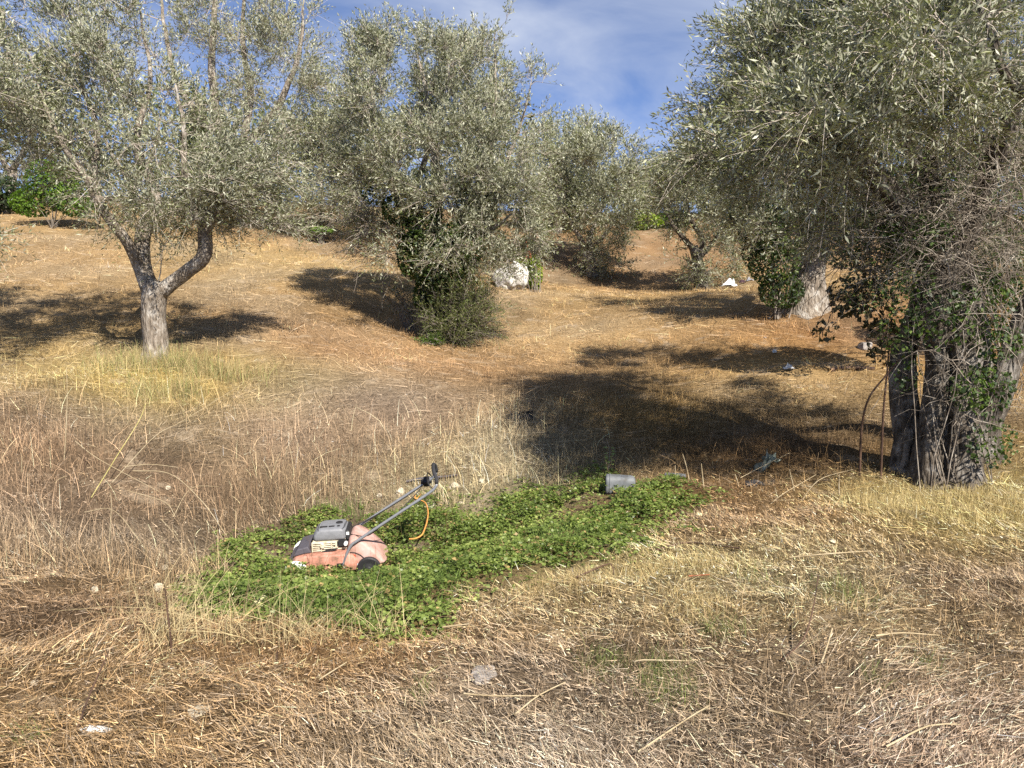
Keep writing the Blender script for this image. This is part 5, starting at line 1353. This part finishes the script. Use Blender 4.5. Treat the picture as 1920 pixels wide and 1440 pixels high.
# long stalks and sticks
G1 = 'long dry stalks on the left bank'
for pxs, r, m, lab, lf in [
    ([(172, 943), (222, 891), (262, 844), (277, 815)], 0.0045, M_STALKY, 'yellow-green stalk lying up the middle of the left bank', [0.05, 0.2, 0.3, 0.35]),
    ([(210, 917), (292, 853), (345, 822), (455, 735)], 0.0038, M_STALK, 'longest pale stalk slanting right up the left bank', [0.06, 0.2, 0.2, 0.1]),
    ([(143, 867), (190, 900), (300, 945)], 0.0038, M_STALK, 'pale stalk crossing beneath the yellow-green one', [0.22, 0.2, 0.12]),
    ([(235, 905), (285, 900), (335, 898)], 0.0035, M_STALK, 'pale stalk lying level on the left bank', [0.16, 0.16, 0.12]),
    ([(251, 911), (321, 937), (379, 978), (425, 1014)], 0.0045, M_STALK, 'long arched pale stalk running down to the green patch', [0.15, 0.25, 0.2, 0.05]),
    ([(160, 986), (216, 1002), (277, 1057)], 0.0045, M_STALK, 'bent pale stalk in the brown weeds, left of the cream stones', [0.12, 0.2, 0.1]),
    ([(303, 1005), (325, 1031), (350, 1060)], 0.004, M_STALK, 'short pale stalk just above the cream stones', [0.15, 0.15, 0.1]),
    ([(324, 981), (360, 955), (412, 940)], 0.0035, M_STALK, 'thin curved stalk rising right above the cream stones', [0.05, 0.2, 0.15]),
    ([(240, 950), (310, 978), (330, 990)], 0.0035, M_STALK, 'thin stalk parallel below the long arched one', [0.15, 0.18, 0.1])]:
    lay(pxs, r, m, 'dry_stalk', lab, 'stalk', G1, lifts=lf, sides=5)
stand(120, 862, [(124, 800, 0), (126, 745, 0.02), (125, 690, 0.05)], 0.005, M_STALK, 'dry_stalk', 'tallest bleached stalk standing upright on the left bank', 'stalk', G1)
stand(205, 1022, [(207, 980, 0), (209, 945, 0), (206, 922, 0)], 0.004, M_STALK, 'dry_stalk', 'upright pale stalk above the cream stones at left', 'stalk', G1)
stand(157, 885, [(160, 840, 0), (160, 790, 0)], 0.0035, CANED, 'dead_weed', 'thin dark stem standing beside the tall bleached stalk', 'weed')
stand(323, 1228, [(318, 1180, 0), (313, 1140, 0), (309, 1100, 0)], 0.006, CANED, 'dead_weed', 'dark leafless stem standing at the lower left of the green patch', 'weed')
stand(257, 1170, [(258, 1145, 0), (263, 1122, 0)], 0.0055, CANED, 'dead_weed', 'short dark stem in straw left of the green patch', 'weed')
stand(518, 1247, [(519, 1233, 0), (520, 1220, 0)], 0.006, CANED, 'dead_weed', 'stubby dark stem in the straw below the green patch', 'weed')
G2 = 'dry sticks in the foreground straw'
for pxs, r, m, lab, lf in [
    ([(145, 1377), (170, 1340), (205, 1287)], 0.0042, CANED, 'dark stick leaning over straw at bottom left', [0.02, 0.08, 0.14]),
    ([(1467, 1245), (1505, 1219), (1522, 1190), (1531, 1152)], 0.0042, CANED, 'dark curved stick rising from the straw at right', [0.02, 0.05, 0.12, 0.2]),
    ([(1539, 1256), (1550, 1235), (1559, 1211)], 0.005, M_STALK, 'short pale stick beside the dark curved one', [0.03, 0.06, 0.08]),
    ([(1640, 1212), (1690, 1210), (1760, 1211)], 0.0055, M_STALK, 'long pale stick lying level at right', [0.05, 0.06, 0.05]),
    ([(1440, 1350), (1490, 1368)], 0.005, M_STALK, 'pale stick in the bottom right straw', [0.04, 0.05]),
    ([(965, 1358), (1010, 1330), (1060, 1305)], 0.0042, M_STALK, 'pale stick slanting up below the grey flaky stone', [0.04, 0.06, 0.06]),
    ([(870, 1322), (925, 1331), (1020, 1326)], 0.0042, M_STALK, 'pale stick lying below the grey flaky stone', [0.05, 0.06, 0.05]),
    ([(830, 1190), (880, 1188)], 0.006, M_STALK, 'whitish stick at the bottom edge of the green patch', [0.04, 0.05]),
    ([(1480, 1060), (1560, 1056), (1632, 1048)], 0.006, M_STALK, 'long whitish stick in straw before the hollow tree', [0.05, 0.06, 0.05]),
    ([(1190, 1262), (1205, 1262), (1300, 1260)], 0.004, M_STALK, 'thin pale stick right of the grey flaky stone', [0.05, 0.06, 0.05]),
    ([(1195, 1430), (1290, 1370), (1330, 1345)], 0.004, M_STALK, 'thin pale stick at the bottom centre', [0.04, 0.05, 0.05]),
    ([(1660, 1420), (1740, 1390), (1800, 1383)], 0.0045, M_STALK, 'pale stick in the bottom right corner', [0.04, 0.06, 0.05]),
    ([(600, 1290), (650, 1262)], 0.004, M_STALK, 'pale stick in rusty straw left of the grey stone', [0.04, 0.05]),
    ([(1080, 1092), (1110, 1088), (1145, 1081), (1152, 1090)], 0.0065, CANED, 'dark hooked twig on the yellow stubble strip', [0.03, 0.06, 0.08, 0.02]),
    ([(1290, 1093), (1330, 1090)], 0.006, M_RUST, 'reddish stick in the yellow stubble strip', [0.04, 0.04]),
    ([(1230, 1037), (1290, 1028), (1390, 1034)], 0.008, CANED, 'dark rotten branch lying in straw right of the green patch', [0.02, 0.04, 0.02])]:
    lay(pxs, r, m, 'stick', lab, 'stick', G2, lifts=lf, sides=5)
G3 = 'stems standing at the edge of the shade'
for b_, tops, r, lab in [
    ((1293, 900), [(1287, 875, 0), (1280, 851, 0)], 0.0075, 'tallest pale stem, right of the tub'),
    ((1320, 914), [(1317, 890, 0), (1315, 869, 0)], 0.007, 'second pale stem right of the tub'),
    ((1266, 902), [(1266, 888, 0), (1266, 872, 0)], 0.006, 'thin stem just right of the tub, by the grey pipe'),
    ((1386, 913), [(1382, 900, 0), (1378, 889, 0)], 0.0075, 'short pale stem left of the plastic bottle'),
    ((1575, 935), [(1573, 912, 0), (1574, 889, 0)], 0.0065, 'pale stem before the hollow trunk'),
    ((1490, 920), [(1486, 905, 0), (1480, 880, 0)], 0.006, 'thin stem below the plastic bottle'),
    ((1500, 940), [(1520, 915, 0), (1545, 895, 0), (1600, 880, 0)], 0.005, 'long slanting stem before the hollow tree'),
    ((1440, 945), [(1470, 925, 0), (1530, 890, 0.1)], 0.005, 'leaning stem in the reddish straw before the shade')]:
    stand(*b_, tops, r, M_STALK, 'dead_weed', lab, 'weed', G3)
lay([(1388, 906), (1430, 890), (1480, 872)], 0.0035, M_STALK, 'stick', 'thin long stick resting over the black plastic scrap', 'stick', lifts=[0.05, 0.08, 0.12], sides=5)
lay([(1555, 698), (1590, 694), (1640, 696)], 0.03, CANED, 'fallen_branch', 'dark fallen branch lying in rusty litter left of the hollow trunk', 'branch', lift=0.03)

# little sapling behind the tub
b0 = hit(1140, 892)
sap = thing('sapling', 'slim sapling with a few yellow-green leaves behind the grey tub', 'sapling', b0)
pp = np.array([b0, at(1142, 868, b0[1]), at(1143, 845, b0[1]), at(1137, 822, b0[1])])
P, R_ = smoothpath(pp, np.array([0.006, 0.005, 0.004, 0.002]), 0.03); V, F = tubes(P[None], R_[None], 6); mk('stem', V, F, CANE, sap)
m_ = 26; t_ = rng.random(m_) ** 1.0 * 0.85 * (len(P) - 1); pi_ = P[t_.astype(int)]
d_ = nrm(rng.normal(size=(m_, 3)) * np.array([1, 0.6, 0.3])); nn_ = nrm(np.array([0, -0.4, 1.0]) + rng.normal(size=(m_, 3)) * 0.4); nn_ = nrm(nn_ - d_ * (nn_ * d_).sum(-1, keepdims=True))
V, F = leaf_quads(pi_ + d_ * 0.015, d_, nn_, np.full(m_, 0.045), np.full(m_, 0.026)); mk('leaves', V, F, M_GREEN, sap, col=rep(np.array([[0.22, 0.27, 0.07]]) * (0.7 + 0.6 * rng.random((m_, 1))), 4))
